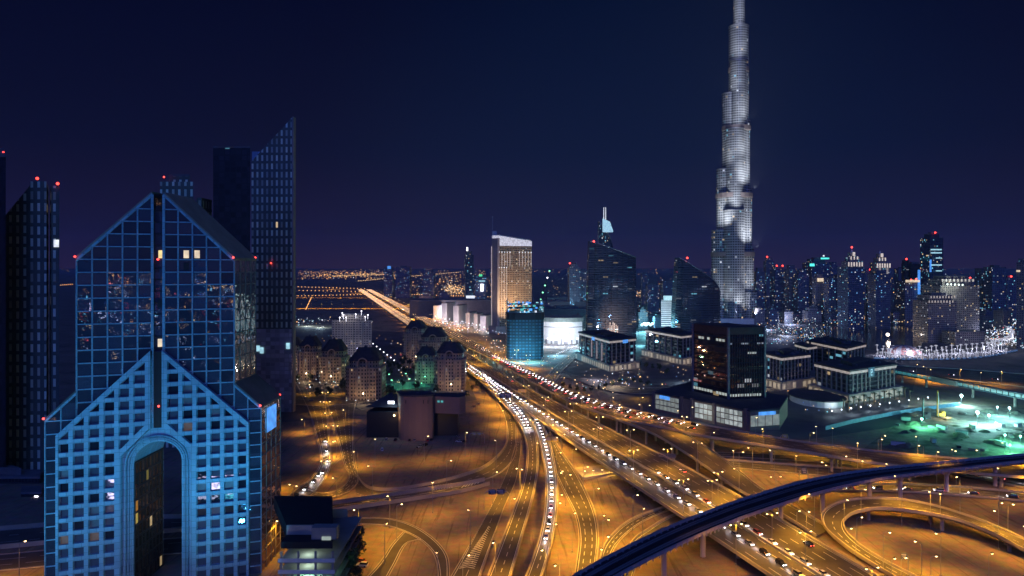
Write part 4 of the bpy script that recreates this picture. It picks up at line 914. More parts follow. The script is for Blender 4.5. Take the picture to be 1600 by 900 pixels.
mb = MB(); mb.prism([(a, Y+16), (b_-6, Y+16), (b_-6, Y+24), (a, Y+24)], 0, ZA(651, Y), 0, 1); mb.build('ground_floor', [m_dark, m_dark], r)
mb = MB()
for i in range(7): mb.box((a+4+i*2.6, Y+8.6, ZA(629, Y+8)), (1.6, .3, 1.4))
mb.build('illuminated_sign', m_teal, r)
light('SPOT', (cx+6, Y-34, 5), 9000, (1, .58, .30), target=(cx+4, Y, 16), size=95, blend=1, radius=.5, parent=r, name='flood')  # spot and its fixture below added to warm the blank front
mb = MB(); mb.box((cx+6, Y-35, 4.2), (1.2, .8, .9)); mb.tube([(cx+6, Y-35, 0), (cx+6, Y-35, 4.2)], .12, 5); mb.build('floodlight', m_dark, r)
for k_ in range(7): mb = MB(); mb.box((x0+3+k_*3.1, Y+9+(k_ % 3)*2.2, zt+.02), (1.8, 1.4, 1.1+.3*(k_ % 2))); mb.build('roof_unit', m_roofg, r)
a, b_ = XA(571, Y+6), XA(622, Y+6)
mb = MB(); mb.prism([(a, Y+10), (b_, Y+10), (b_, Y+44), (a+6, Y+44)], 0, ZA(648, Y), 0, 1); mb.build('side_wing', [m_dark, m_roof], r)
mb = MB(); q4 = [(a-1, Y+8), (b_, Y+8), (b_, Y+46), (a+5, Y+46)]; c4 = ((a+b_)/2+3, Y+28)
for i in range(4): mb.face([(*q4[i], ZA(640, Y)), (*q4[(i+1) % 4], ZA(640, Y)), (*c4, ZA(624, Y))])
mb.build('pitched_roof', m_roof, r)
mb = MB(); mb.box((XA(611, Y+7), Y+7, ZA(634, Y)), (4.5, .5, 2)); mb.build('lamp', m_led, r); light('POINT', (XA(611, Y), Y+5, ZA(634, Y)), 1500, (.4, .8, 1), parent=r)
mb = MB(); mb.ball((XA(616, Y+6), Y+6, ZA(652, Y)), .7, 6, 4); mb.build('wall_lamp', m_sod, r); light('POINT', (XA(616, Y), Y+4, ZA(652, Y)), 700, (1, .5, .15), parent=r)
# ------------------------------------------------------------------ centre: hotel slab, construction tower, twin dark towers
C_ = (XA(779, 1290), 1290); Rr = (XA(831, 1315), 1315); Lf = (XA(768.8, 1306), 1306); Bk = (Rr[0]+Lf[0]-C_[0], Rr[1]+Lf[1]-C_[1]+20)
zh = ZA(384, 1290); r = thing('hotel_tower', 'stone hotel slab with white wedge roof and vertical ribs, their floodlight put in as glow', 'hotel', (C_[0], 1300, 0))
mb = MB(); mb.prism([C_, Rr, Bk, Lf], 0, zh, 0, 1, u0=1); mb.build('wall', [f_hotel, m_roof], r)
mb = MB(); mb.prism([(C_[0]-2, C_[1]-1.2), (C_[0]+2, C_[1]-1.2), (Lf[0]+1, Lf[1]-2), (Lf[0]-.5, Lf[1]-1)], 0, ZA(372, 1290)); mb.build('end_wall', m_stone, r)
mb = MB(); mb.prism([C_, Rr, Bk, Lf], zh+.05, 0, z1s=[ZA(368, 1290), ZA(377, 1315), ZA(377, 1315), ZA(368, 1306)]); mb.build('wedge_roof', emat('roof_glow', (.85, .84, 1), .62), r)  # floodlit wedge: its light is put in as emission
mb = MB(); mb.prism(inset([C_, Rr, Bk, Lf], 1), ZA(374, 1290), 0, z1s=[ZA(366.8, 1290), ZA(375.8, 1315), ZA(375.8, 1315), ZA(366.8, 1306)]); mb.build('roof_cap', m_white, r)
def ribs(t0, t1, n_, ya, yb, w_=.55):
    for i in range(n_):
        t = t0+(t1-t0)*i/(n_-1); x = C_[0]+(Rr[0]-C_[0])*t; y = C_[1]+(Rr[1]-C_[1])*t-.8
        mb = MB(); mb.box((x, y, ZA(yb, 1300)), (w_, .6, ZA(ya, 1300)-ZA(yb, 1300))); mb.build('light_strip', emat('strip_warm', (1, .84, .78), .62), r)  # floodlit rib lines imitated by emissive bars
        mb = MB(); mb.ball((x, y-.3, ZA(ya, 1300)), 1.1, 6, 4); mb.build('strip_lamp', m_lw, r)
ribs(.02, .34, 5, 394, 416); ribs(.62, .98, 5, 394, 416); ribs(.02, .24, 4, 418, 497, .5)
mb = MB(); mb.box((Lf[0]-1, Lf[1]-2, 0), (.8, .8, ZA(385, 1306))); mb.build('edge_light', emat('edge_glow', (1, .85, .85), .5), r)  # lit stone edge imitated by an emissive bar
mb = MB(); mb.tube([(Lf[0]+1, Lf[1], zh), (Lf[0]+1, Lf[1], ZA(341, 1306))], .9, 6, r2=.35); mb.ball((Lf[0]+1, Lf[1], ZA(339, 1306)), 1.3, 6, 4); mb.build('mast', m_white, r)
mb = MB(); mb.box((Lf[0]+5, Lf[1]+2, zh), (8, 8, ZA(361, 1300)-zh)); mb.build('lift_house', m_white, r)
mb = MB(); q = inset([C_, Rr, Bk, Lf], -7); mb.prism(q, 0, 14, 0, 1); mb.build('podium', [m_stone, m_roofg], r)
light('SPOT', (C_[0]+20, C_[1]-40, 16), 6.5e5, (1, .68, .42), target=(C_[0]+20, C_[1], 90), size=100, blend=1, radius=1, parent=r, name='flood')
# tower under construction with blue work lights
Y = 925; X0, X1 = XA(790.5, Y), XA(851, Y); cx = (X0+X1)/2; r = thing('unfinished_tower', 'half-built boxy tower wrapped in blue and teal work lights', 'construction tower', (cx, Y+25, 0))
m_net = mat('blue_netting', (.03, .10, .17), .7, var=.5, scale=.15)
mb = MB(); se = lambda v: math.copysign(abs(v)**.45, v)
ov = [(cx+(X1-X0)/2*se(math.cos(a))*(.97 if i % 2 else 1), Y+25-22*se(math.sin(a))*(.97 if i % 2 else 1)) for i, a in enumerate([2*math.pi*i/28 for i in range(28)])]
mb.prism(ov, 0, ZA(498, Y), 0, 1); mb.build('wall', [facade('facade_netting', (.025, .05, .07), (.05, .13, .18), 4.5, 4.2, .16, .26, .22, cols=((.1, .5, .8), (.06, .3, .7), (.1, .6, .7)), es=.2, gm=.1, rg=.5), m_conc2], r)
mb = MB(); mb.prism(inset(ov, -1.0), ZA(500, Y), ZA(489, Y)); mb.build('scaffold_band', m_dark, r)
for k in range(3):
    mb = MB(); mb.prism(inset(ov, 1.5), ZA(489, Y)+.05+k*5.2, ZA(489, Y)+.6+k*5.2); mb.build('floor_slab', m_conc2, r)
for i in range(14):
    q = ov[i*2]; mb = MB(); mb.box((q[0]*.97+cx*.03, q[1]*.97+(Y+25)*.03, ZA(489, Y)+.6), (.8, .8, 13+3*(i % 3))); mb.build('column', m_conc2, r)
cols5 = [emat('work_blue', (.05, .3, 1), 1.3), m_lcool, emat('work_teal', (.1, .8, .7), .6), m_lw]
for i in range(46):
    a = math.pi*(.1+.8*RND.random()); k = RND.choice((.5, 3.0, 5.7, 8.4, 11, 13)); rr = RND.uniform(.97, 1.02)
    mb = MB(); mb.box((cx+(X1-X0)/2*rr*math.cos(a), Y+25-25*rr*math.sin(a), ZA(489, Y)+k), (RND.uniform(1.2, 4.4), .5, RND.uniform(1.0, 3.0)), a+math.pi/2); mb.build('work_lamp', RND.choice(cols5), r)
for i in range(10): light('POINT', (XA(782+i*8, Y-10), Y-16-8*(i % 3), 4+8*(i % 2)), 4500, (.08, .45, 1) if i % 3 else (.15, .9, 1), radius=1, parent=r)
for z in (ZA(484, Y), ZA(476, Y)): light('POINT', (cx, Y+10, z), 9000, (.1, .5, 1), radius=1, parent=r)
def sail(name, label, px0, px1, pyl, pyr, Y, dp, fac, lean=.06, bulge=.25, red=None, cat='tower', n=18, rc=.0):
    x0, x1 = XA(px0, Y), XA(px1, Y); W = x1-x0; cx = (x0+x1)/2; zl, zr = ZA(pyl, Y), ZA(pyr, Y); r = thing(name, label, cat, (cx, Y+dp/2, 0))
    ring = []
    for i in range(n): 
        t = i/(n-1); ring.append((t-.5, -dp*bulge*(1-(2*t-1)**2)))
    for i in range(n): ring.append((.5-i/(n-1), dp*.7))
    lv = [0, .2, .4, .55, .7, .8, .88, .94, 1.0]; R_ = []
    for t in lv:
        row = []
        for (u, v) in ring:
            zt = zl+(zr-zl)*(u+.5)-rc*max(0, (u+.5)-.75)*4*max(0, (u+.5)-.75)*4; row.append((cx+u*W*(1-lean*t*t)+lean*W*.5*t*t*.7, Y+dp*.25+v*(1-.3*lean*t), zt*t))
        R_.append(row)
    mb = MB(); m_ = len(ring); per = [0]
    for i in range(m_): a, b_ = ring[i], ring[(i+1) % m_]; per.append(per[-1]+math.hypot((a[0]-b_[0])*W, a[1]-b_[1]))
    for k in range(len(lv)-1):
        for i in range(m_):
            j = (i+1) % m_; q = [R_[k][i], R_[k][j], R_[k+1][j], R_[k+1][i]]; mb.face(q, 0, [(per[i], q[0][2]), (per[i+1], q[1][2]), (per[i+1], q[2][2]), (per[i], q[3][2])])
    mb.build('wall', [fac], r)
    mb = MB(); top = R_[-1]
    for i in range(n-1): mb.face([top[i], top[i+1], top[m_-2-i], top[m_-1-i]])
    mb.build('roof', m_roof, r)
    mb = MB(); mb.tube([Vector(q)+Vector((0, -.5, .3)) for q in top[:n]], .8, 5); mb.build('coping', m_steel, r)
    for i in range(2, n-1, 2):
        mb = MB(); mb.tube([Vector(R_[k][i])+Vector((0, -.45, 0)) for k in range(len(lv))], .3, 4); mb.build('fin', m_dark, r)
    if red: beacon(r, (XA(red[0], Y), Y+1, ZA(red[1], Y)), 1.7)
    return r, R_
f_sail = facade('facade_dark_sail', (0.035, 0.045, 0.07), (0.16, 0.21, 0.30), 2.2, 4.1, .12, .24, .045, cols=(WHITE, CYAN, WARM), es=.4, run=4, gm=.85, rg=.06)
r, _ = sail('office_tower', 'tall dark glass tower with slanted top, left one of the dark pair', 919, 996, 376, 402, 1180, 40, f_sail, lean=.05, red=(928, 377))
for i in range(6): mb = MB(); x = XA(953+i*2.4, 1175); mb.box((x, 1174, 2), (1.0, .5, 22+RND.random()*12)); mb.build('lobby_light', emat('lobby', (1, .7, .5), .35), r)
light('SPOT', (XA(960, 1100), 1120, 14), 2.5e5, (1, .6, .4), target=(XA(960, 1180), 1175, 30), size=70, blend=1, radius=1, parent=r, name='flood')
sail('office_tower', 'curved dark glass tower with slanted top, right one of the dark pair', 1057, 1129, 402, 445, 1170, 44, f_sail, lean=.10, red=(1074, 403), rc=9)
# downtown spire hotel behind
Y = 1900; r, R_ = sail('hotel_tower', 'slender distant tower with pale glowing sail-shaped top and twin masts', 936, 959, 345, 380, Y, 40, f_blue, lean=.05, bulge=.3, rc=8)
mb = MB(); mb.prism([(XA(941, Y), Y-14), (XA(952, Y), Y-14), (XA(957, Y), Y-12), (XA(957, Y), Y-6), (XA(941, Y), Y-6)], ZA(363, Y), 0, z1s=[ZA(342, Y), ZA(347, Y), ZA(361, Y), ZA(361, Y), ZA(342, Y)]); mb.build('glowing_crown', emat('crown_cyan', (.45, .8, 1), .75), r)
for px in (943, 946): mb = MB(); mb.tube([(XA(px, Y), Y-5, ZA(352, Y)), (XA(px, Y), Y-5, ZA(324, Y))], 1.3, 6, r2=.8); mb.build('mast', m_lw, r)
r, _ = tower('apartment_tower', 'cream tower with rippling white balcony bands between the dark pair', 1033, 1057, 469, 1260, facade('facade_ripple', (.62, .6, .6), (.05, .08, .12), 60, 3.6, .0, .28, 0), depth=30)
mb = MB(); mb.box((XA(1044, 1255), 1258, ZA(469, 1258)), (14, 10, 8)); mb.build('top_light', m_lcool, r)
light('SPOT', (XA(1040, 1200), 1190, 10), 3.5e5, (.7, .85, 1), target=(XA(1045, 1260), 1260, 40), size=70, blend=1, radius=1, parent=r, name='flood')
# ------------------------------------------------------------------ the supertall
Y = 1530; r = thing('supertall_tower', 'silvery stepped supertall tower running out of the top of the frame', 'skyscraper', (XA(1152, Y), Y+20, 0))
def lobe(pa, pb, pyt, dy, sq=1.0, base=0):
    Yc = Y+30+dy; xa, xb = XA(pa, Yc), XA(pb, Yc); R_ = (xb-xa)/2; cx = (xa+xb)/2; zt = ZA(pyt, Yc); n_ = 20
    pl = [(cx+R_*math.cos(2*math.pi*i/n_), Y+30+dy+R_*sq*math.sin(2*math.pi*i/n_)) for i in range(n_)]
    mb = MB(); mb.prism(pl, base, zt, 0, 1, u0=RND.randint(0, 60)*3); mb.build('tier', [f_burj, m_steel], r)
    mb = MB(); mb.prism(inset(pl, -.8), zt+.02, zt+2.2); mb.build('tier_rim', m_steel, r)
    return (cx, Y+30+dy-R_*sq, zt, R_)
lob = [lobe(1112, 1140, 361, -4), lobe(1120, 1146, 266, 0), lobe(1128.5, 1150, 148, 2), lobe(1139, 1169.5, 43, 4, .9), lobe(1146, 1163.5, -8, 6), lobe(1156, 1171.5, 190, 0), lobe(1156, 1174.5, 298, -3), lobe(1156, 1177.5, 389, -6), lobe(1156, 1181.5, 458, -9), lobe(1141, 1166, 97, -8, .9), lobe(1134, 1162, 203, -16), lobe(1131, 1163, 330, -26), lobe(1150.5, 1159.5, -50, 6)]
mb = MB(); mb.tube([(XA(1155, Y+36), Y+36, ZA(-50, Y)), (XA(1155, Y+36), Y+36, 828)], 4, 8, r2=.6); mb.build('spire', m_steel, r)
m_band = mat('mechanical_band', (.20, .16, .15), .6, .2, var=.15, scale=.05)
for py, pa, pb in ((104, 1138, 1170), (197, 1128, 1172.5), (304, 1118.5, 1175.5), (397, 1111, 1178.5)):
    xa, xb = XA(pa, Y+28), XA(pb, Y+28); cx = (xa+xb)/2; R_ = (xb-xa)/2; pl = [(cx+R_*math.cos(2*math.pi*i/20), Y+28+R_*.8*math.sin(2*math.pi*i/20)) for i in range(20)]
    mb = MB(); mb.prism(pl, ZA(py, Y)-5, ZA(py, Y)+5, bot=True); mb.build('mechanical_band', m_band, r)
mb = MB(); mb.prism(rect(XA(1147, Y), Y+10, 110, 70), 0, 12); mb.build('podium', m_white, r)
for (px, py, tgt, pw) in ((1116, 359, 320, 1.0), (1124, 265, 222, .8), (1133, 150, 110, .8), (1170, 192, 140, .8), (1172, 299, 225, 2.6), (1175, 390, 325, 2.6), (1122, 357, 330, 1.0), (1181, 460, 410, .8), (1152, 95, 60, .9), (1150, 44, 10, 1.0), (1148, 205, 160, .7), (1168, 250, 200, .8), (1120, 480, 420, .6), (1150, 478, 420, .3), (1172, 490, 440, .5), (1147, 330, 280, .7), (1158, 5, -40, .9)):
    X_ = XA(px, Y); light('SPOT', (X_, Y-34, ZA(py, Y)), 3.1e5*pw, (.88, .92, 1.0), target=(X_+(1150-px)*.25, Y+15, ZA(tgt-18, Y)), size=105, blend=1, radius=1.5, parent=r, name='flood')
light('SPOT', (XA(1150, 1430), 1330, 30), 1.3e5, (.75, .85, 1.0), target=(XA(1148, Y), Y, 330), size=75, blend=1, radius=2, parent=r, name='flood')
# ------------------------------------------------------------------ square dark office block on a lit podium
po = [(124, 597), (181, 519), (206, 526), (232, 575), (170, 650)]
r = thing('office_block', 'square brown-black glass block standing on a podium of lit glazed panels', 'office block', (180, 570, 0))
mb = MB(); mb.prism(po, 0, 15.6, 0, 1); mb.build('podium', [mat('pinkish_stone', (.24, .17, .14), .75, var=.1), m_roof], r)
mb = MB(); mb.prism(inset(po, -.6), 15.65, 16.6); mb.build('podium_roof', m_roof, r)
tp = [(159, 600), (178, 562), (210, 568), (191, 606)]; zt = 75.5
mb = MB(); mb.prism(tp, 16.6, zt-6, 0, 1, u0=.5); mb.build('wall', [facade('facade_amber_glass', (.03, .025, .03), (.42, .28, .22), 1.6, 4.2, .05, .14, .04, cols=(CYAN, WARM, WHITE), es=.35, run=4, gm=.9, rg=.03), m_roof], r)  # warm glass tint stands in for amber reflections of the interchange
mb = MB(); mb.prism(inset(tp, -.35), zt-6, zt); mb.build('parapet', mat('brown_cladding', (.07, .045, .045), .6), r)
mb = MB(); mb.prism(inset(tp, 1.5), zt+.01, zt+.6); mb.build('roof', m_roof, r)
for a, b_, nf in ((tp[1], tp[2], 15), (tp[0], tp[1], 0)):
    for i in range(nf):
        t = (i+.5)/nf; x, y = a[0]+(b_[0]-a[0])*t, a[1]+(b_[1]-a[1])*t; mb = MB(); mb.box((x+.15, y-.4, 16.6), (.35, .8, zt-22.7), .18); mb.build('fin', mat('brown_cladding', (.07, .045, .045), .6), r)
for q in tp[:3]: mb = MB(); mb.box((q[0], q[1]-.2, 16.6), (1.7, 1.7, zt-16.5), .5); mb.build('corner_pier', mat('grey_stone', (.24, .21, .21), .7), r)
def strip(a, b_, z, h, n_, m_, name='lit_window', gap=.25, out=.35, root=r, skip=0.0):
    d = Vector((b_[0]-a[0], b_[1]-a[1], 0)); L0 = d.length; d.normalize(); nn = Vector((d.y, -d.x, 0)); w_ = L0/n_
    for i in range(n_):
        if RND.random() < skip: continue
        c = Vector((a[0], a[1], 0))+d*(w_*(i+.5))+nn*out; mb = MB(); mb.box((c.x, c.y, z), (w_*(1-gap), .12, h), math.atan2(d.y, d.x)); mb.build(name, m_, root)
m_tl = emat('tube_lit_window', (.85, .95, .85), .42)
strip(tp[0], tp[1], 19.0, 2.2, 12, m_tl, skip=.15); strip(tp[1], tp[2], 18.6, 2.0, 12, m_tl, skip=.1); strip(tp[0], tp[1], zt-12, 2.0, 12, m_tl, skip=.4); strip(tp[1], tp[2], zt-14, 1.3, 9, emat('dim_window', (.8, .9, 1), .2), skip=.35)
strip((178+17, 565.3), (178+25, 566.6), zt-22, 1.6, 6, m_tl); strip((159, 600), (164, 590), 26, 1.5, 3, emat('reddish_window', (1, .3, .2), .25))
# lit glazed panels of the podium, each bay with its frame
m_pan = emat('panel_glow', (.78, .86, .80), .42); m_pan2 = emat('panel_glow_dim', (.72, .80, .66), .24)
pa, pb = Vector((124, 597, 0)), Vector((181, 519, 0)); d = (pb-pa).normalized(); nn = Vector((d.y, -d.x, 0)); Ltot = (pb-pa).length; yawp = math.atan2(d.y, d.x)
for (t0_, t1_, m_) in ((.02, .29, m_pan2), (.46, .64, m_pan), (.68, .93, m_pan)):
    nb = max(3, int((t1_-t0_)*Ltot/3.8))
    for i in range(nb):
        for k in range(3):
            t = t0_+(t1_-t0_)*(i+.5)/nb; c = pa+d*(t*Ltot)+nn*.1; mb = MB(); mb.box((c.x, c.y, 2.2+k*4.3), ((t1_-t0_)*Ltot/nb-.7, .3, 3.5), yawp); mb.build('glazed_panel', m_ if RND.random() < .7 else m_pan2, r)
for t in (.0, .32, .43, .66, .96):
    c = pa+d*(t*Ltot); mb = MB(); mb.box((c.x, c.y, 0), (2.6, 2.2, 17.2), yawp); mb.build('podium_pier', mat('pinkish_stone', (.24, .17, .14), .75, var=.1), r)
strip(po[1], po[2], 4, 8.2, 4, m_pan2, 'glazed_panel', gap=.1)
mb = MB(); c = pa+d*(.13*Ltot)+nn*.5; mb.box((c.x, c.y, 11.8), (11, .4, 2.8), yawp); mb.build('sign', m_blue, r)
mb = MB(); mb.box((195, 521.6, 12.4), (15, .4, 2.6), .27); mb.build('sign', m_blue, r)
light('POINT', (150, 545, 8), 1500, (.9, .95, .8), radius=1, parent=r)
# ------------------------------------------------------------------ stone-finned office cluster
m_fin = mat('pale_fin', (.26, .23, .21), .7, var=.1)
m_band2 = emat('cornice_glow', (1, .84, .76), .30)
def office(label, c, lft, rgt, z, nf=(8, 10), pod=True, Yc=None, band=True, blue=False, zp=9):
    a, l_, r_ = P(*c, z), P(*lft, z), P(*rgt, z); bk = l_+r_-a; root = thing('office_building', label, 'office building', ((l_.x+r_.x)/2, (a.y+bk.y)/2, 0), 'stone-finned office blocks')
    tp = [(a.x, a.y), (r_.x, r_.y), (bk.x, bk.y), (l_.x, l_.y)]
    mb = MB(); mb.prism(tp, 0, z-4.2, 0, 1, u0=RND.randint(0, 50)*6.4); mb.build('wall', [f_office, m_roof], root)
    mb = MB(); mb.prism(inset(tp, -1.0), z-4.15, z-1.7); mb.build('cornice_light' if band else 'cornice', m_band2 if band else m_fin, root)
    mb = MB(); mb.prism(inset(tp, -1.9), z-1.68, z); mb.build('roof', m_roof, root)
    mb = MB(); mb.prism(inset(tp, (bk-a).length*.22), z, z+3.2); mb.build('plant_room', m_roof, root)
    for k_ in range(9):
        u_, v_ = RND.uniform(.12, .88), RND.uniform(.12, .88); q_ = a+(r_-a)*u_+(l_-a)*v_; mb = MB(); mb.box((q_.x, q_.y, z+.02), (RND.uniform(2, 5), RND.uniform(2, 4), RND.uniform(.8, 2.2)), .4); mb.build('roof_unit', m_roofg, root)
    for (p0, p1, n_) in ((l_, a, nf[0]), (a, r_, nf[1])):
        dd = (p1-p0); dd.z = 0; yw = math.atan2(dd.y, dd.x); nn_ = Vector((dd.y, -dd.x, 0)).normalized()
        for i in range(n_):
            if nf[1] > 8 and n_ == nf[1] and i in (n_//2,): continue
            c_ = p0+dd*((i+.5)/n_)+nn_*.5; mb = MB(); mb.box((c_.x, c_.y, zp if pod else 0), (1.1, 1.2, z-4.3-(zp if pod else 0)), yw); mb.build('fin', m_fin, root)
    if pod:
        pp = inset(tp, -7); mb = MB(); mb.prism(pp, 0, zp-.8, 0, 1); mb.build('podium', [m_fin, m_roofg], root)
        mb = MB(); mb.prism(inset(pp, -.6), zp-.78, zp-.1); mb.build('podium_cornice', m_fin, root)
        pc = [Vector((*q, 0)) for q in pp]
        for (p0, p1) in ((pc[3], pc[0]), (pc[0], pc[1])):
            strip((p0.x, p0.y), (p1.x, p1.y), 1.2, zp-3.4, int((p1-p0).length/7.5), emat('shopfront', (1, .78, .48), .22), 'lit_arcade', gap=.42, out=.12, root=root, skip=.12)
            dd = p1-p0; nn_ = Vector((dd.y, -dd.x, 0)).normalized()
            for t in (.25, .75): light('POINT', tuple(p0+dd*t+nn_*7+Vector((0, 0, 4))), 900, (1, .78, .5), radius=.6, parent=root)
    return root, (a, l_, r_, z)
r1, g1 = office('finned office block at the boulevard bend with blue signs under its glowing cornice', (952, 531), (905, 518), (993, 527), 38, (6, 6))
a, l_, r_, z = g1
for (p0, p1, t) in ((l_, a, .55), (a, r_, .55)):
    dd = p1-p0; c_ = p0+dd*t; yw = math.atan2(dd.y, dd.x); mb = MB(); nn_ = Vector((dd.y, -dd.x, 0)).normalized()*2.3; mb.box((c_.x+nn_.x, c_.y+nn_.y, z-5.5), (9, .6, 4), yw); mb.build('sign', m_blue, r1)
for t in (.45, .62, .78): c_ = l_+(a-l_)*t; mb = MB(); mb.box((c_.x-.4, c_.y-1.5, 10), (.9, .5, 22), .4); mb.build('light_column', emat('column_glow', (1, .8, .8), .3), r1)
office('finned office block between the bend and the square dark block', (1064, 523.5), (1009, 514), (1095, 520), 38, (6, 6))
office('finned office block immediately right of the square dark block', (1222, 557), (1192, 550), (1265, 552), 34, (6, 8))
r4, g4 = office('largest finned office block, with a pale monogram sign on its right face', (1328, 578), (1274, 566), (1399, 568), 30.7, (7, 11))
a, l_, r_, z = g4; dd = r_-a; c_ = a+dd*.42; yw = math.atan2(dd.y, dd.x); nn_ = Vector((dd.y, -dd.x, 0)).normalized()
mb = MB(); q = c_+nn_*1.6; mb.box((q.x, q.y, z-9), (10, .5, 9), yw); mb.build('sign_panel', mat('blue_grey_panel', (.10, .18, .24), .5), r4)
mb = MB()
for (dx, dz, ww, hh) in ((-1.2, 0, .7, 6), (0, 5.3, 3, .7), (0, 2.7, 3, .7), (0, 0, 3, .7), (1.3, 2.7, .7, 3)):
    q = c_+nn_*1.9+dd.normalized()*dx; mb.box((q.x, q.y, z-7.6+dz), (ww, .2, hh), yw)
mb.build('monogram', m_lcool, r4)
office('set-back finned office block behind the monogram block', (1322, 543), (1262, 531), (1352, 536), 34, (6, 6), pod=False)
office('low finned office block behind, with a pale glowing parapet corner', (1262, 541), (1243, 536), (1290, 537), 30, (4, 5), pod=False)
# curved pavilion between
q = P(1276, 628); r = thing('pavilion', 'low dark-roofed oval pavilion with a pale lit drum', 'pavilion', tuple(q))
mb = MB(); pl = [(q.x+22*math.cos(t), q.y+30*math.sin(t)) for t in [2*math.pi*i/24 for i in range(24)]]; mb.prism(pl, 0, 5.5, 0, 1); mb.build('wall', [m_white, m_roof], r)
mb = MB(); mb.prism(inset(pl, -1.5), 5.52, 6.4); mb.build('roof', m_roof, r)
light('POINT', (q.x, q.y-36, 4), 2600, (.75, .9, 1), radius=1, parent=r)
# ------------------------------------------------------------------ towers across the right-hand horizon
f_r2 = facade('facade_distant_warm', (.20, .18, .21), (.08, .10, .16), 4.0, 4.0, .24, .28, .12, cols=(WHITE, WARM, CYAN), es=.8)
f_r3 = facade('facade_distant_blue', (.10, .11, .18), (.08, .12, .2), 4.0, 4.2, .2, .28, .13, cols=(CYAN, WHITE, (.2, .5, 1), WARM), es=.8)
BT = [
 ('hazy blue tower just right of the supertall base', 1182, 1195, 424, 1900, f_r3, 0, ()),
 ('slim tower with red lamps behind the supertall base', 1197, 1210, 408, 2050, f_r2, 0, ((-.8, 0),)),
 ('broad tower with two red lamps on its flat roof, near the supertall', 1209, 1229, 422, 1850, f_r3, .1, ((-.6, 0), (.5, 0))),
 ('pale-fronted tower beside the two red lamps', 1230, 1246, 420, 1800, f_r2, .2, ()),
 ('twin-stepped tower left of the teal-topped tower', 1247, 1264, 428, 1750, f_r3, 0, ()),
 ('tower crowned by two bright teal floodlights', 1264, 1298, 410, 1820, f_r3, .15, ()),
 ('tower with warm lit cap below the teal-topped tower', 1275, 1290, 434, 1600, f_r2, 0, ()),
 ('dark tower full of bluish windows left of the first crowned tower', 1293, 1312, 440, 1550, f_r3, .1, ()),
 ('warm-lit slab squeezed beside the first crowned tower', 1308, 1322, 430, 1900, f_r2, 0, ()),
 ('blocky dark tower in front of the first crowned tower', 1319, 1352, 418, 1380, f_r3, .2, ()),
 ('dim block between the two crowned towers', 1351, 1366, 428, 1750, f_r2, 0, ((.2, 0),)),
 ('low tower right below the first crowned tower', 1361, 1378, 444, 1500, f_r3, 0, ()),
 ('dark body in front of the second crowned tower', 1366, 1392, 428, 1400, f_r3, .1, ()),
 ('plain dim slab right of the second crowned tower', 1404, 1418, 420, 2100, f_r2, 0, ()),
 ('thin dark tower topped by a lone red lamp', 1413, 1420, 407, 1900, f_dark, 0, ((0, 1),)),
 ('domed dark tower behind the blue-shafted hotel', 1420, 1446, 412, 1900, f_dark, .1, ()),
 ('blue-shafted tower with lit crown and red lamps', 1414, 1439, 440, 1480, f_r2, 0, ((-.2, 1), (.5, 2))),
 ('tall dark tower with cyan floor strips and a roof lamp', 1449, 1475, 371, 1650, f_blue, .15, ((0, 1),)),
 ('low block beneath the cyan-striped tower', 1440, 1452, 450, 1700, f_r3, 0, ()),
 ('wide dark tower with rows of lit windows right of the hotel pair', 1534, 1552, 420, 1500, f_r3, 0, ()),
 ('second wide dark tower near the right edge', 1550, 1572, 418, 1450, f_r3, 0, ()),
 ('low reddish-lamped tower near the right edge', 1573, 1588, 434, 1600, f_r2, 0, ((0, 0),)),
 ('pale-striped tower cut by the right frame edge', 1588, 1640, 410, 1050, f_res, 0, ()),
 ('stepped block left of the hotel tower with lamps', 888, 907, 418, 1750, f_r2, .1, ((-.9, 0),)),
 ('dim block right of the stepped lamp block', 905, 918, 423, 1800, f_r2, 0, ()),
 ('thin tall tower with white tip and blue shaft left of the stone hotel', 725, 740, 398, 1900, f_blue, .2, ()),
 ('stubby blue-lit block beside the thin tall tower', 742, 760, 432, 1900, f_r3, 0, ()),
 ('blue-topped tower at the start of the far highway', 600, 613, 418, 2900, f_r3, 0, ()),
 ('dark tower beside the blue-topped one on the horizon', 618, 640, 417, 2800, f_r3, 0, ()),
 ('dim squat block on the horizon left of the thin tower', 660, 678, 428, 2700, f_r2, 0, ()),
 ('low hazy block under the red lamps between the dark pair', 1003, 1012, 428, 2300, f_r2, 0, ()),
 ('dim slab behind the rippling cream tower', 1036, 1056, 440, 2100, f_r3, 0, ()),
 ('low bluish tower between the dark pair and the supertall', 1012, 1030, 445, 1900, f_r3, 0, ()),
 ('narrow distant tower in the gap left of the first crowned tower', 1298, 1310, 415, 2300, f_r2, 0, ()),
 ('hazy low slab behind the two wide dark towers', 1500, 1534, 436, 2200, f_r2, 0, ((-.7, 0), (0, 1), (.7, 0))),
]
TT = {}
for (lab, a, b_, py, Y, fc, yw, reds) in BT:
    r, d = tower('tower', lab, a, b_, py, Y, fc, yaw=yw, group='background towers', red=reds, steps=((.66, py-5),) if RND.random() < .45 and fc is not f_dark else (), plant=RND.random() < .5)
    TT[lab] = (r, d)
def extra(lab, px, py, w_, h_, m_, name='lit_crown'):
    r, d = TT[lab]; Y = d[1]-d[3]/2-.6*d[3]*.1-4; mb = MB(); mb.box((XA(px, Y), Y, ZA(py, Y)), (w_, 1.2, h_)); mb.build(name, m_, r)
extra('tower crowned by two bright teal floodlights', 1269, 416, 12, 7, emat('teal_flood', (.1, 1, .85), 1.2)); extra('tower crowned by two bright teal floodlights', 1289, 405, 22, 4, emat('teal_flood', (.1, 1, .85), 1.2)); extra('tower crowned by two bright teal floodlights', 1287, 401, 4, 4, m_lw)
extra('tower with warm lit cap below the teal-topped tower', 1282, 440, 14, 8, m_lwarm)
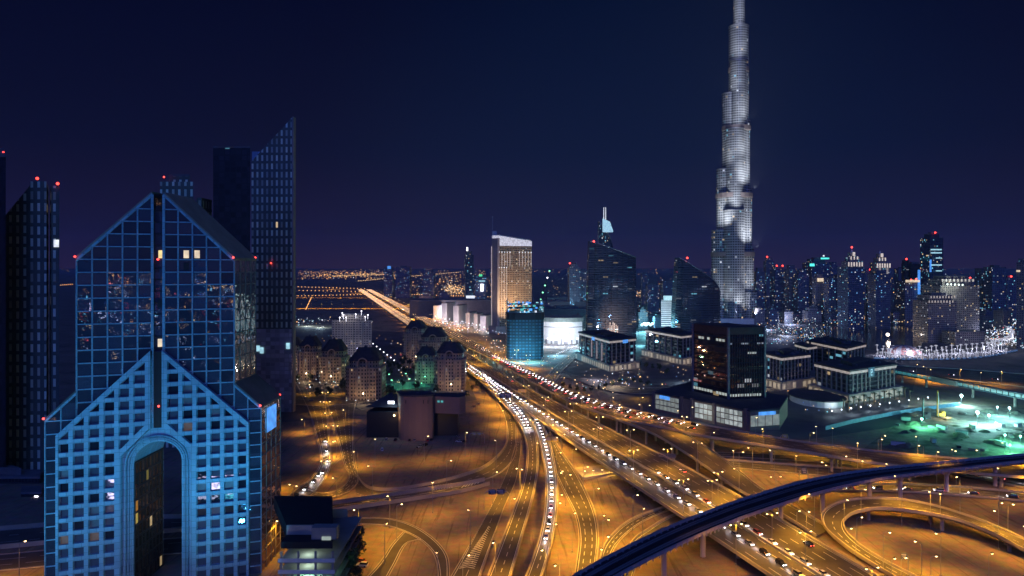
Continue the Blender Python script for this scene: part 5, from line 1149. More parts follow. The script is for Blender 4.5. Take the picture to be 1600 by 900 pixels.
for py in (391, 396, 415): extra('tall dark tower with cyan floor strips and a roof lamp', 1463, py, 26, 3, m_lcool, 'lit_floor')
for py in (404, 424, 438): extra('tall dark tower with cyan floor strips and a roof lamp', 1467, py, 14, 2.5, m_lcool, 'lit_floor')
extra('tall dark tower with cyan floor strips and a roof lamp', 1454, 425, 4, 30, m_blue, 'lit_floor')
extra('thin tall tower with white tip and blue shaft left of the stone hotel', 730, 392, 4, 10, m_led); extra('thin tall tower with white tip and blue shaft left of the stone hotel', 735, 467, 24, 9, m_lw)
extra('stubby blue-lit block beside the thin tall tower', 753, 455, 8, 20, m_led); extra('stubby blue-lit block beside the thin tall tower', 753, 440, 18, 3, m_lcool); extra('stubby blue-lit block beside the thin tall tower', 751, 432, 9, 6, emat('green_top', (.1, 1, .4), .8))
extra('blue-topped tower at the start of the far highway', 608, 420, 14, 12, m_blue)
extra('blue-shafted tower with lit crown and red lamps', 1426, 441, 30, 5, m_lwarm); extra('blue-shafted tower with lit crown and red lamps', 1436, 465, 5, 60, m_blue, 'light_shaft')
extra('pale-striped tower cut by the right frame edge', 1591, 425, 5, 3, m_lwarm)
for i, (a, b_, pt, Yc, ps) in enumerate(((1324, 1349, 408, 1500, 388), (1369, 1392, 410, 1480, 391))):
    r, d = tower('tower', ('first' if i == 0 else 'second')+' art-deco tower with floodlit stepped crown, counted from the supertall', a, b_, pt+22, Yc, f_r2, group='background towers', steps=((.92, pt), (.62, pt-7), (.36, pt-13)), plant=False)
    cx, cy, wd, dp, tz = d; mb = MB(); mb.cyl((cx, cy), 3.5, tz, ZA(ps, Yc), 8, r2=.5); mb.build('spire', m_white, r)
    if i == 0: beacon(r, (cx, cy, ZA(ps-2, Yc)), 2.2)
    for k in range(6):
        x = cx-wd*.42+wd*.84*k/5; mb = MB(); mb.box((x, cy-dp/2-.8, ZA(pt+1, Yc)-10), (2, 1.2, 9)); mb.build('crown_light', emat('crown_warm', (1, .86, .76), .7), r)  # emissive blocks put the floodlight of the crown into its stone
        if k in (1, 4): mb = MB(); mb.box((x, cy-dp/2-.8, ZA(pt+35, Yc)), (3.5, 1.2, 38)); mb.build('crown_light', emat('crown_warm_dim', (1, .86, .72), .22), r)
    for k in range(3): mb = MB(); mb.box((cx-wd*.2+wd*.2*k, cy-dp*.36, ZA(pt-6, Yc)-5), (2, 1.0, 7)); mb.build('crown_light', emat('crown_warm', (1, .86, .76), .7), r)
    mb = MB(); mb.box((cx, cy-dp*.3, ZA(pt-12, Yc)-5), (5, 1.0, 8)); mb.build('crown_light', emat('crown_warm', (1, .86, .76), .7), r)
# stepped hotel pair
f_ht = facade('facade_hotel_beige', (.27, .22, .20), (.05, .06, .09), 3.6, 3.5, .24, .26, .09, cols=(WARM, WHITE), es=.5)
r, d1 = tower('hotel_building', 'taller stepped beige hotel wing with a bright white lamp bank below its crown', 1462, 1533, 446, 1200, f_ht, depth=45, yaw=.12, cat='hotel', group='stepped hotel pair', steps=((.8, 436), (.6, 432)), plant=False)
for i in range(9):
    x = XA(1472+i*6, 1195); mb = MB(); mb.box((x, 1194, ZA(440, 1195)), (2.4, 1, 4.5)); mb.build('crown_light', emat('crown_warm_mid', (1, .85, .7), .4), r)
for i in range(5):
    mb = MB(); mb.ball((XA(1479+i*6, 1192), 1190, ZA(444+i*.3, 1192)), 1.7, 6, 4); mb.build('flood_lamp', emat('flood_white', (.8, 1, .9), 2.0), r)
light('POINT', (XA(1492, 1182), 1178, ZA(446, 1182)), 26000, (.8, 1, .9), radius=1, parent=r)
r, d2 = tower('hotel_building', 'nearer stepped beige hotel wing with scalloped amber crown lights', 1444, 1497, 470, 1140, f_ht, depth=36, yaw=.12, cat='hotel', group='stepped hotel pair', steps=((.78, 461), (.5, 459)), plant=False)
for i in range(9):
    for k, (x_, y_) in enumerate(((1455, 464), (1452, 471))):
        x = XA(x_+i*4.6, 1134); mb = MB(); mb.box((x, 1134, ZA(y_, 1134)-2), (1.5, .8, 3.6)); mb.build('crown_light', emat('crown_warm_mid', (1, .85, .7), .4), r)
r, d3 = tower('hotel_building', 'low terrace block at the foot of the stepped hotel pair', 1488, 1540, 519, 1100, f_ht, depth=30, yaw=.1, cat='hotel', plant=False)
for px in (1497, 1523): mb = MB(); mb.ball((XA(px, 1096), 1096, ZA(517, 1096)), 1.3, 6, 4); mb.build('roof_lamp', m_lwarm, r)
MID = [('low pale block right of the hotel tower base', 832, 846, 486, 1450), ('flat dark block behind the half-built tower', 846, 862, 478, 1600), ('square low block left of the left dark tower', 898, 918, 494, 1320), ('lit slab between the dark glass pair', 998, 1012, 488, 1400),
 ('small block at the foot of the rippling tower', 1022, 1034, 496, 1330), ('low block right of the rippling tower', 1044, 1060, 500, 1300), ('squat block beside the supertall foot', 1180, 1196, 482, 1500), ('second squat block beyond the supertall foot', 1200, 1216, 486, 1480), ('pale low block under the blue towers', 1222, 1240, 488, 1520), ('dark low block under the teal-topped tower', 1262, 1284, 486, 1560), ('low wide block under the crowned towers', 1296, 1320, 490, 1540), ('low block between the crowned towers', 1350, 1366, 478, 1620), ('lit low block left of the hotel pair', 1396, 1424, 488, 1500), ('low block behind the promenade curve', 1536, 1560, 492, 1400), ('second block behind the promenade curve', 1562, 1584, 486, 1350), ('grey block near the start of the mall', 655, 676, 462, 2300), ('low block left of the mall wings', 684, 702, 458, 2200)]
for i, (lab, a, b_, py, Y) in enumerate(MID): tower('midrise_block', lab, a, b_, py, Y, (f_r2, f_r3, f_res)[i % 3], yaw=.12*(i % 3), cat='building', group='mid-rise blocks', steps=((.6, py-4),) if i % 2 else ())
# ------------------------------------------------------------------ mall and car park by the highway
f_mall = mat('mall_wall', (.55, .52, .50), .75, var=.15, scale=.05)
for i, (a, b_, pt, Y, dp, lab) in enumerate(((677, 690, 478, 1650, 50, 'far'), (692, 706, 474, 1560, 60, 'near-white'), (708, 727, 478, 1490, 60, 'cream'), (730, 741, 489, 1440, 50, 'panelled'), (742, 752, 491, 1400, 40, 'second panelled'), (753, 768, 494, 1350, 60, 'nearest'))):
    r, d = tower('mall_wing', f'{lab} floodlit mall wing facing the busy car park left of the stone hotel', a, b_, pt, Y, f_mall, depth=dp, cat='mall', group='floodlit mall wings', plant=False, yaw=-.25)
    for k in range(2):
        x = XA(a+(b_-a)*(.25+.5*k), Y-22); mb = MB(); mb.ball((x, Y-22, 9), .8, 6, 4); mb.tube([(x, Y-22, 0), (x, Y-22, 8.4)], .15, 4, 1); mb.build('floodlight', [m_led, m_dark], r)
        light('POINT', (x, Y-22, 10), 26000 if i in (1, 2, 5) else 12000, (1, .86, .92), radius=1.2, parent=r)
for i, (a, b_, pt, pb, Y) in enumerate(((640, 768, 470, 0, 1700), (700, 770, 468, 0, 1900), (850, 925, 484, 0, 1500), (846, 925, 472, 0, 1750), (855, 925, 466, 0, 2000), (990, 1060, 498, 0, 1500), (1180, 1260, 492, 0, 1650))):
    tower('mall_block', ('long low dark mall roof '+['left of', 'behind', 'right of the half-built tower, near', 'right of the half-built tower, middle', 'right of the half-built tower, far', 'between the dark pair', 'at the foot of the supertall'][i]+(' the stone hotel' if i < 2 else '')), a, b_, pt, Y, mat('mall_roof_wall', (.08, .08, .10), .8), depth=110, cat='mall', group='low mall roofs', plant=True)
for k in range(9):       # doors, banners and shrubs breaking up the white wall
    pass
# curved white floodlit wall right of the half-built tower
Y = 1120; r = thing('event_hall', 'wide curved white wall blazing with floodlight right of the half-built tower', 'hall', (XA(880, Y), Y+20, 0))
pl = [(XA(850+i*5.5, Y), Y+6-14*math.sin(math.pi*i/11)) for i in range(12)]; pl = pl+[(pl[-1][0], Y+50), (pl[0][0], Y+50)]
zt = ZA(503, Y); mb = MB(); mb.prism(pl, 0, zt, 0, 1); mb.build('wall', [m_white, m_roofg], r)
mb = MB(); mb.prism(inset(pl, -2), zt+.02, zt+7); mb.build('roof', mat('green_grey_roof', (.16, .20, .18), .8), r)  # green tint stands in for green light on the roof
for k, (px, w_, z0_, h_) in enumerate(((854, 5, 0, 7), (862, 3, 0, 5), (869, 6, 0, 6), (877, 3, 0, 9), (884, 7, 0, 5), (893, 4, 0, 7), (901, 5, 0, 6), (866, 2, 14, 4), (880, 2.5, 20, 3), (890, 1.5, 16, 4))):
    x = XA(px, Y-9); t_ = (px-850)/60.5; mb = MB(); mb.box((x, Y+5.6-14*math.sin(math.pi*max(0, min(1, t_))), z0_), (w_, .8, h_)); mb.build('doorway' if z0_ == 0 else 'louvre', m_roofg, r)
mb = MB(); pl2 = inset(pl, -.25); mb.prism(pl2[:12]+[(q[0], q[1]+1.5) for q in pl2[:12]][::-1], zt-9, zt-7.6, bot=True); mb.build('string_course', m_roofg, r)
for i in range(4):
    x = XA(856+i*15, Y-30); mb = MB(); mb.tube([(x, Y-38, 0), (x, Y-38, 12)], .2, 5, 1); mb.ball((x, Y-38, 12.6), 1.3, 6, 4); mb.build('floodlight', [m_led, m_dark], r)
    light('POINT', (x, Y-38, 13), 1.5e5, (.84, .90, 1), radius=1.5, parent=r)
light('POINT', (XA(1010, 1330), 1330, 18), 2.6e5, (.25, .85, 1), radius=2); 
r = thing('floodlight', 'cyan-white lamp bank between the dark glass pair', 'floodlight', (XA(1010, 1330), 1332, 0))
for i in range(6): x = XA(1003+i*3.4, 1332); mb = MB(); mb.tube([(x, 1333, 0), (x, 1333, 12)], .2, 4, 1); mb.ball((x, 1333, 13+2*(i % 2)), 3.0, 6, 4); mb.build('lamp_head', [emat('cyan_lamp', (.6, .9, 1), 1.3), m_dark], r)
# leaning mast with green and white lamps
r = thing('crane', 'leaning crane jib carrying a string of green and white lamps', 'crane', (XA(850, 1700), 1700, 0))
mb = MB(); p0, p1 = Vector((XA(844, 1700), 1700, ZA(470, 1700))), Vector((XA(859, 1700), 1700, ZA(422, 1700))); mb.tube([p0, p1], .8, 4); mb.build('jib', m_dark, r)
mb = MB(); mb.tube([(p0.x, 1701, 0), (p0.x, 1701, p0.z+2)], 1.2, 5); mb.build('mast', m_dark, r)
for t, m_ in ((.05, m_green), (.27, m_green), (.5, m_green), (.75, m_led), (.97, m_green)):
    mb = MB(); mb.ball(p0+(p1-p0)*t, 1.9, 6, 4); mb.build('lamp', m_, r)
# ------------------------------------------------------------------ plants
m_leaf = mat('dark_foliage', (.045, .065, .03), .8, var=.5, scale=.6); m_trunk = mat('bark', (.12, .09, .06), .9)
def tree_proto(h, rw, nl, seed):
    R2 = random.Random(seed); r = thing('tree', 'x', 'tree', (0, 0, 0)); mb = MB(); mb.tube([(0, 0, 0), (.1, 0, h*.3), (0, .15, h*.62)], .22, 6, r2=.1)
    for k in range(5):
        a = R2.uniform(0, 6.28); mb.tube([(0, 0, h*(.28+.07*k)), (math.cos(a)*rw*.5, math.sin(a)*rw*.5, h*(.55+.06*k))], .09, 4, r2=.03)
    mb.build('trunk', m_trunk, r); mb = MB(); cl = [(R2.uniform(-.6, .6)*rw, R2.uniform(-.6, .6)*rw, h*R2.uniform(.4, .95), R2.uniform(.3, .55)*rw) for _ in range(11)]
    for i in range(nl):
        c = R2.choice(cl); v = Vector((R2.gauss(0, 1), R2.gauss(0, 1), R2.gauss(0, 1))).normalized()*c[3]*R2.uniform(.55, 1.05); p = Vector(c[:3])+v
        a = Vector((R2.gauss(0, 1), R2.gauss(0, 1), R2.gauss(0, 1))).normalized(); b_ = a.cross(v).normalized(); s = R2.uniform(.25, .6)*rw/3.2; mb.face([p-a*s, p+b_*s*.6, p+a*s, p-b_*s*.6])
    mb.build('crown', m_leaf, r); return r
tp_ = [tree_proto(9, 3.2, 620, 1), tree_proto(7, 2.8, 480, 2), tree_proto(11, 3.4, 700, 3)]
used = set()
def tree(px, py, k, label, s=1.0, group=None, z=0):
    q = P(px, py, z); o = tp_[k] if k not in used else copy_tree(tp_[k]); used.add(k); o.location = q; o.scale = (s, s, s); o.rotation_euler = (0, 0, RND.uniform(0, 6)); o['label'] = label; o['group'] = group or 'dark broadleaf trees'
for i in range(34): tree(RND.uniform(455, 722), RND.choice((RND.uniform(590, 624), RND.uniform(545, 590))), i % 3, f'dark street tree, {ordw(i)} among the mansard apartment houses', RND.uniform(.8, 1.3), 'street trees among the apartment houses')
for i, (x, y, k, s) in enumerate(((527, 868, 2, 1.5), (538, 878, 0, 1.4), (549, 892, 2, 1.6), (532, 902, 0, 1.5), (553, 912, 1, 1.5), (545, 925, 2, 1.5), (528, 925, 2, 1.7))):
    tree(x, y, k, f'dark tall tree, {ordw(i)} in the clump right of the multi-storey car park', s, 'trees beside the car park')
gard = [(604, 590), (612, 586), (622, 583), (632, 585), (640, 588), (628, 576), (640, 572), (616, 575), (608, 580), (650, 610), (604, 618), (612, 625), (594, 605), (646, 580), (598, 573)]
for i, (x, y) in enumerate(gard): tree(x, y, i % 3, f'dark garden tree, {ordw(i)} of those around the green court', 1.15, 'garden trees among the apartment houses')
for i in range(13): tree(880+i*11, 606+8*math.sin(i*.5), i % 2, f'small plaza tree, {ordw(i)} along the office boulevard', .8, 'plaza trees along the office boulevard')
for i, (x, y) in enumerate(((1010, 576), (1020, 578), (1030, 582), (1042, 586), (1000, 573))): tree(x, y, i % 3, f'dark courtyard tree, {ordw(i)} between the two boulevard office blocks', 1.0, 'courtyard trees')
for i, (x, y) in enumerate(((752, 612), (745, 606), (738, 612), (730, 622))): tree(x, y, 1, f'dim tree, {ordw(i)} at the foot of the pointed-roof house', .9, 'trees by the pointed-roof house')
def palm_proto(lit, seed):
    R2 = random.Random(seed); r = thing('palm_tree', 'x', 'palm', (0, 0, 0)); mb = MB(); mb.tube([(0, 0, 0), (.15, 0, 4), (.1, .1, 8)], .5, 6, r2=.36); mb.build('trunk', emat('light_wrapped_trunk', (.82, .82, 1), .62) if lit else m_trunk, r)
    mb = MB()
    for i in range(14):
        a = 6.28*i/14+R2.uniform(-.2, .2); dr = Vector((math.cos(a), math.sin(a), 0)); sd = Vector((-dr.y, dr.x, 0))*.35; up = R2.uniform(.2, 1.3); pr = Vector((0.1, .1, 8)); ln = R2.uniform(2.2, 3)
        pts = [pr, pr+dr*ln*.4+Vector((0, 0, up*.8)), pr+dr*ln*.8+Vector((0, 0, up*.4)), pr+dr*ln+Vector((0, 0, -.9))]
        for k in range(3):
            w0, w1 = (.5, 1, .8, .15)[k], (.5, 1, .8, .15)[k+1]; mb.face([pts[k]-sd*w0, pts[k+1]-sd*w1, pts[k+1]+sd*w1, pts[k]+sd*w0])
    mb.build('crown', emat('lit_fronds', (.78, .8, 1), .66, base=(.06, .08, .04)) if lit else m_leaf, r); return r
pm = [palm_proto(True, 5), palm_proto(False, 6)]; pu = set()
def palm(px, py, lit, label, group, s=1.0):
    k = 0 if lit else 1; o = pm[k] if k not in pu else copy_tree(pm[k]); pu.add(k); o.location = P(px, py); o.rotation_euler = (0, 0, RND.uniform(0, 6)); o.scale = (s, s, s); o['label'] = label; o['group'] = group
i = 0
for row, (yb, n_) in enumerate(((561, 34), (555, 30), (549, 24))):
    for k in range(n_):
        t = k/(n_-1); x = 1372+t*(200-row*6)+RND.uniform(-2, 2); y = yb-6*(t-.4)**2*4*(1 if t > .4 else .6)
        palm(x, y, True, f'{ordw(k)} light-wrapped white palm in the {("front", "middle", "rear")[row]} promenade row', 'light-wrapped palms on the promenade', RND.uniform(.7, 1.05))
for k in range(22):
    t = k/21; palm(1545+38*math.sin(t*3), 546-36*t, True, f'{ordw(k)} light-wrapped palm curving behind the hotel pair', 'light-wrapped palms on the promenade', 1.2)
for k in range(10): palm(1396+k*5.6, 498+1.5*(k % 2), True, f'{ordw(k)} far light-wrapped palm across the dark plain', 'light-wrapped palms on the promenade', 1.5)
for k in range(14):
    palm(1318+k*8, 640-k*1.6+6*(k % 2), False, f'{ordw(k)} unlit palm on the terrace below the monogram block', 'palms below the monogram block', 1.15)
# canal wall and promenade
mb = MB(); L_, R_ = edges([(1368, 560.5), (1420, 562), (1480, 562), (1540, 558), (1590, 548)], [(1368, 552), (1420, 548), (1480, 545), (1530, 543), (1570, 538)], .05, 12)
for k in range(len(L_)-1): mb.face([L_[k], R_[k], R_[k+1], L_[k+1]])
o = tag(mb.build('promenade', m_pave), kind='structure')
r = thing('canal_wall', 'long low quay wall with blue-lit bays under the white palms', 'wall', tuple(L_[5])); mb = MB(); wall_along(mb, L_, R_, .8, 1.0, -4); mb.build('wall', m_conc2, r)
for k in range(0, len(L_)-1): c = L_[k]; mb = MB(); mb.box((c.x, c.y-.3, .0), (4.2, .2, 2.2)); mb.build('lit_bay', emat('bay_blue', (.25, .5, 1), .18), r)
for k in range(9):
    q = P(1378+k*23, 556-.12*k*k); light('POINT', (q.x, q.y, 6), 14000, (.72, .74, 1), radius=.8)
for k in range(5): q = P(1546+34*math.sin(k*.7), 545-8*k); light('POINT', (q.x, q.y, 6), 9000, (.72, .74, 1), radius=.8)
q = P(1411, 552); r = thing('dome', 'pale shallow striped dome among the white palms', 'dome', tuple(q)); mb = MB()
for a in range(5):
    t0_, t1_ = a*.3, (a+1)*.3
    for i in range(20):
        p0_, p1_ = 6.283*i/20, 6.283*(i+1)/20; mb.face([(q.x+24*math.cos(t)*math.cos(p), q.y+24*math.cos(t)*math.sin(p), 12*math.sin(t)) for t, p in ((t0_, p0_), (t0_, p1_), (t1_, p1_), (t1_, p0_))], i % 2)
mb.build('shell', [m_white, mat('pink_canvas', (.45, .22, .2), .8)], r); light('POINT', (q.x, q.y-40, 8), 9000, (1, .8, .75), radius=1, parent=r)
# dark plain with its single star-bright lamp
mb = MB(); mb.face([P(1250, 512, .04), P(1245, 533, .04), P(1370, 548, .04), P(1440, 540, .04), P(1455, 512, .04), P(1400, 504, .04)]); tag(mb.build('dark_water', mat('still_water', (.008, .012, .03), .12, var=.2, scale=.02)), kind='structure')
q = P(1387, 530); r = thing('floodlight', 'single star-bright warm white lamp out on the dark plain', 'floodlight', tuple(q)); mb = MB(); mb.tube([(q.x, q.y, 0), (q.x, q.y, 7)], .2, 5); mb.build('pole', m_dark, r); mb = MB(); mb.ball((q.x, q.y, 8), 3.0, 8, 6); mb.build('lens', emat('star_lamp', (1, .86, .75), 3), r); light('POINT', (q.x, q.y-3, 8), 30000, (1, .8, .6), radius=2, parent=r)
# glazed teal footbridge
fb = thing('footbridge', 'long glazed teal-lit footbridge running off the right edge', 'footbridge', tuple(P(1500, 612)))
pts = [P(1398, 583, 9), P(1461, 595, 9), P(1500, 603, 9), P(1610, 625, 9)]
for i in range(3):
    a, b_ = pts[i], pts[i+1]; mb = MB(); mb.bar(a+Vector((0, 0, 0)), b_, 6, .8); mb.bar(a+Vector((0, 0, 4.4)), b_+Vector((0, 0, 4.4)), 6.6, .6); mb.build('deck', mat('bridge_cladding', (.05, .10, .13), .5), fb)
    d = (b_-a); nn = Vector((d.y, -d.x, 0)).normalized(); nn = nn if nn.y < 0 else -nn
    if i == 1: mb = MB(); mb.bar(a+nn*1+Vector((0, 0, 2.2)), b_+nn*1+Vector((0, 0, 2.2)), 7.5, 5); mb.build('stair_tower', m_conc2, fb); continue
    n_ = int(d.length/6)
    for k in range(n_):
        p0, p1 = a+d*((k+.08)/n_)+nn*2.9+Vector((0, 0, 2.2)), a+d*((k+.92)/n_)+nn*2.9+Vector((0, 0, 2.2)); mb = MB(); mb.bar(p0, p1, .2, 2.6); mb.build('glazing', emat('bridge_glow', (.08, .75, .78), .20), fb)
    for t in (.2, .8): c = a+d*t; mb = MB(); mb.cyl((c.x, c.y), 1.2, 0, 8.6, 10); mb.build('pier', m_conc2, fb)
# hoarding along the building site
hp = [P(1290, 672), P(1330, 662), P(1400, 648), P(1470, 638), P(1500, 634)]
r = thing('hoarding', 'long bluish site hoarding below the palm terrace', 'fence', tuple(hp[1])); mb = MB()
for a, b_ in zip(hp, hp[1:]): mb.bar(a+Vector((0, 0, 1.6)), b_+Vector((0, 0, 1.6)), .4, 3.2)
mb.build('panel', mat('blue_hoarding', (.08, .22, .34), .6), r)
for k in range(12):
    q = P(1300+k*15, 652-k*2.2); mb = MB(); mb.tube([(q.x, q.y, 0), (q.x, q.y, 5)], .1, 4, 1); mb.ball((q.x, q.y, 5.3), .6, 6, 4); tag(mb.build('globe_lamp', [m_led, m_dark]), f'{ordw(k)} white globe lamp on the terrace below the monogram block', 'lamp', 'globe lamps on the terrace')
    if k % 2 == 0: light('POINT', (q.x, q.y, 4.4), 1700, (.62, .85, 1), radius=.5)
# building site with its floodlights and drilling rigs
for i, (x, y, pw, col, sz, h_) in enumerate(((1502, 634, 42000, (.75, .92, 1), 1.3, 8), (1527, 664, 42000, (.6, .92, 1), 1.2, 9), (1545, 664, 30000, (.6, .92, 1), .9, 7), (1577, 656, 26000, (.5, .9, 1), .9, 9), (1440, 668, 16000, (.25, 1, .55), .9, 6), (1570, 694, 12000, (.25, 1, .7), .7, 6), (1594, 696, 12000, (.3, 1, .7), .7, 6), (1578, 708, 9000, (.25, 1, .5), .6, 5), (1558, 650, 18000, (.45, .9, 1), .7, 7))):
    q = P(x, y); r = thing('floodlight', f'{"green" if col[1] > .97 else "blue-white"} site floodlight, {ordw(i)} of the nine on the building site', 'floodlight', tuple(q), 'floodlights on the building site')
    mb = MB(); mb.tube([(q.x, q.y, 0), (q.x, q.y, h_)], .15, 5); mb.build('pole', m_dark, r); mb = MB(); mb.ball((q.x, q.y, h_+sz), sz, 8, 5); mb.build('lens', emat('site_green' if col[1] > .97 else 'site_white', (.35, 1, .6) if col[1] > .97 else (.75, .93, 1), 3.5), r)
    light('POINT', (q.x, q.y-sz-.3, h_), pw*2.1, (col[0]*.62, col[1], col[2]*.92), radius=1, parent=r)
def rig(px, py, hpx, label, m_):
    q = P(px, py); h_ = ZA(py-hpx, q.y); r = thing('drilling_rig', label, 'drilling rig', tuple(q)); mb = MB(); mb.box((q.x+1.5, q.y, 1.2), (5, 3.2, 2.2)); mb.box((q.x+3, q.y, 3.4), (2.4, 2.4, 1.6)); mb.build('body', m_, r)
    for s in (-1.4, 1.4): mb = MB(); mb.box((q.x+1.5, q.y+s, 0), (5.5, .8, 1.2)); mb.build('track', m_dark, r)
    mb = MB()
    for dx, dy in ((-.5, -.5), (.5, -.5), (.5, .5), (-.5, .5)): mb.bar((q.x-1.5+dx, q.y+dy, 1), (q.x-1.5+dx*.5, q.y+dy*.5, h_), .25, .25)
    for k in range(9): z = 2+(h_-3)*k/9; mb.bar((q.x-2, q.y-.5, z), (q.x-1, q.y-.5, z+(h_-3)/9), .15, .15)
    mb.build('mast', m_, r)
    mb = MB(); mb.tube([(q.x-1.5, q.y-.8, .5), (q.x-1.5, q.y-.8, h_*.9)], .3, 6); mb.build('drill_string', m_steel, r)
rig(1468, 652, 42, 'yellow drilling rig with a tall lattice mast', mat('rig_yellow', (.60, .42, .05), .5)); rig(1445, 654, 33, 'dark drilling rig left of the yellow one', m_dark)
light('POINT', (P(1468, 652).x, P(1468, 652).y-9, 5), 7000, (1, .8, .4), radius=.5)
m_site = mat('churned_earth', (.13, .115, .09), .95, var=.75, scale=.12, bump=.6)
mb = MB(); mb.face([P(1350, 700, .05), P(1420, 712, .05), P(1510, 712, .05), P(1640, 712, .05), P(1640, 640, .05), P(1500, 630, .05), P(1420, 650, .05)]); tag(mb.build('site_ground', m_site), kind='structure')
for i in range(26):
    q = P(RND.uniform(1400, 1598), RND.uniform(640, 705)); hut = i % 3 == 0; w_, d_, h_ = (RND.uniform(6, 9), 2.6, 2.7) if hut else (RND.uniform(2, 5), RND.uniform(1, 3), RND.uniform(.6, 1.8)); yw = RND.uniform(0, 3)
    r = thing('site_cabin' if hut else 'material_stack', f"{ordw(i//3 if hut else i)} {'pale cabin' if hut else 'stack of building material'} scattered on the floodlit building site", 'cabin' if hut else 'stack', tuple(q), 'cabins and stacks on the building site')
    mb = MB(); mb.box((q.x, q.y, .1), (w_, d_, h_), yw); mb.build('shell' if hut else 'load', m_white if hut else RND.choice((m_conc2, m_dark, m_steel)), r)
    mb = MB(); mb.box((q.x, q.y, h_+.1), (w_*1.03, d_*1.06, .15), yw); mb.build('roof' if hut else 'cover', m_roofg, r)
m_spoil = mat('spoil_earth', (.16, .14, .10), .95, var=.4, scale=.3)
for i in range(30):
    x, y = RND.uniform(1410, 1598), RND.uniform(640, 700); q = P(x, y); mb = MB(); n_ = 10; R0 = RND.uniform(3, 7)
    ring = [[(q.x+R0*k*math.cos(6.283*j/n_)*RND.uniform(.8, 1.2), q.y+R0*k*math.sin(6.283*j/n_)*RND.uniform(.8, 1.2), z) for j in range(n_)] for k, z in ((1, 0), (.7, R0*.22), (.3, R0*.4))]
    for a, b_ in zip(ring, ring[1:]):
        for j in range(n_): mb.face([a[j], a[(j+1) % n_], b_[(j+1) % n_], b_[j]])
    mb.face(ring[-1]); tag(mb.build('spoil_heap', m_spoil), f'{ordw(i)} earth heap on the floodlit building site', 'earth heap', 'earth heaps on the building site')
# ------------------------------------------------------------------ gantry signs
def gantry(px, py, wpx, hpx, label, z0=0.0, lit=False, hh=8.0, cant=False):
    q = P(px, py, z0+hh); wd = wpx/F*q.y; hg = hpx/F*q.y; r = thing('sign_gantry', label, 'road sign', (q.x, q.y, z0)); mb = MB()
    if cant: mb.tube([(q.x+wd*.7, q.y, z0), (q.x+wd*.7, q.y, z0+hh+hg*.3), (q.x+wd*.5, q.y, z0+hh+hg*.5), (q.x-wd*.4, q.y, z0+hh+hg*.5)], .22, 6)
    else: mb.tube([(q.x-wd*.75, q.y+.3, z0), (q.x-wd*.75, q.y+.3, z0+hh), (q.x-wd*.6, q.y+.3, z0+hh+hg*.5), (q.x+wd*.6, q.y+.3, z0+hh+hg*.5), (q.x+wd*.75, q.y+.3, z0+hh), (q.x+wd*.75, q.y+.3, z0)], .22, 6)
    mb.build('frame', m_steel, r)
    for k in range(2 if wpx > 14 else 1):
        n_ = 2 if wpx > 14 else 1; w1 = wd/n_; x = q.x-wd/2+w1*(k+.5); mb = MB(); mb.box((x, q.y-.3, z0+hh), (w1*.94, .2, hg)); mb.build('sign_panel', mat('sign_yellow', (.55, .42, .10), .5) if lit else mat('sign_back', (.10, .11, .14), .6), r)
        mb = MB()
        for j in range(3): mb.box((x-w1*.08*(j-1), q.y-.44, z0+hh+hg*(.2+.25*j)), (w1*(.5+.1*j), .05, hg*.09))
        mb.build('legend', m_paint, r)
    return r
gantry(776, 772, 26, 8, 'dark double sign gantry over the lower slip road'); gantry(862, 690, 20, 8, 'amber-lit sign gantry over the right exit ramp', 2, True)
gantry(790, 622, 18, 8, 'sign gantry where the left exit ramp leaves the highway', 6); gantry(745, 680, 16, 5, 'low amber sign gantry on the curved slip road', 0, True, 6)
gantry(1412, 873, 10, 10, 'blue and white cantilever sign beside the looping ramp', .5, False, 6, True); gantry(1256, 740, 9, 10, 'tilted dark sign board behind the metro viaduct', 0, False, 6)
gantry(1226, 684, 9, 6, 'small amber sign board at the flyover edge', 6, True, 6); gantry(816, 613, 14, 5, 'amber sign over the straight highway', 6, True, 8)
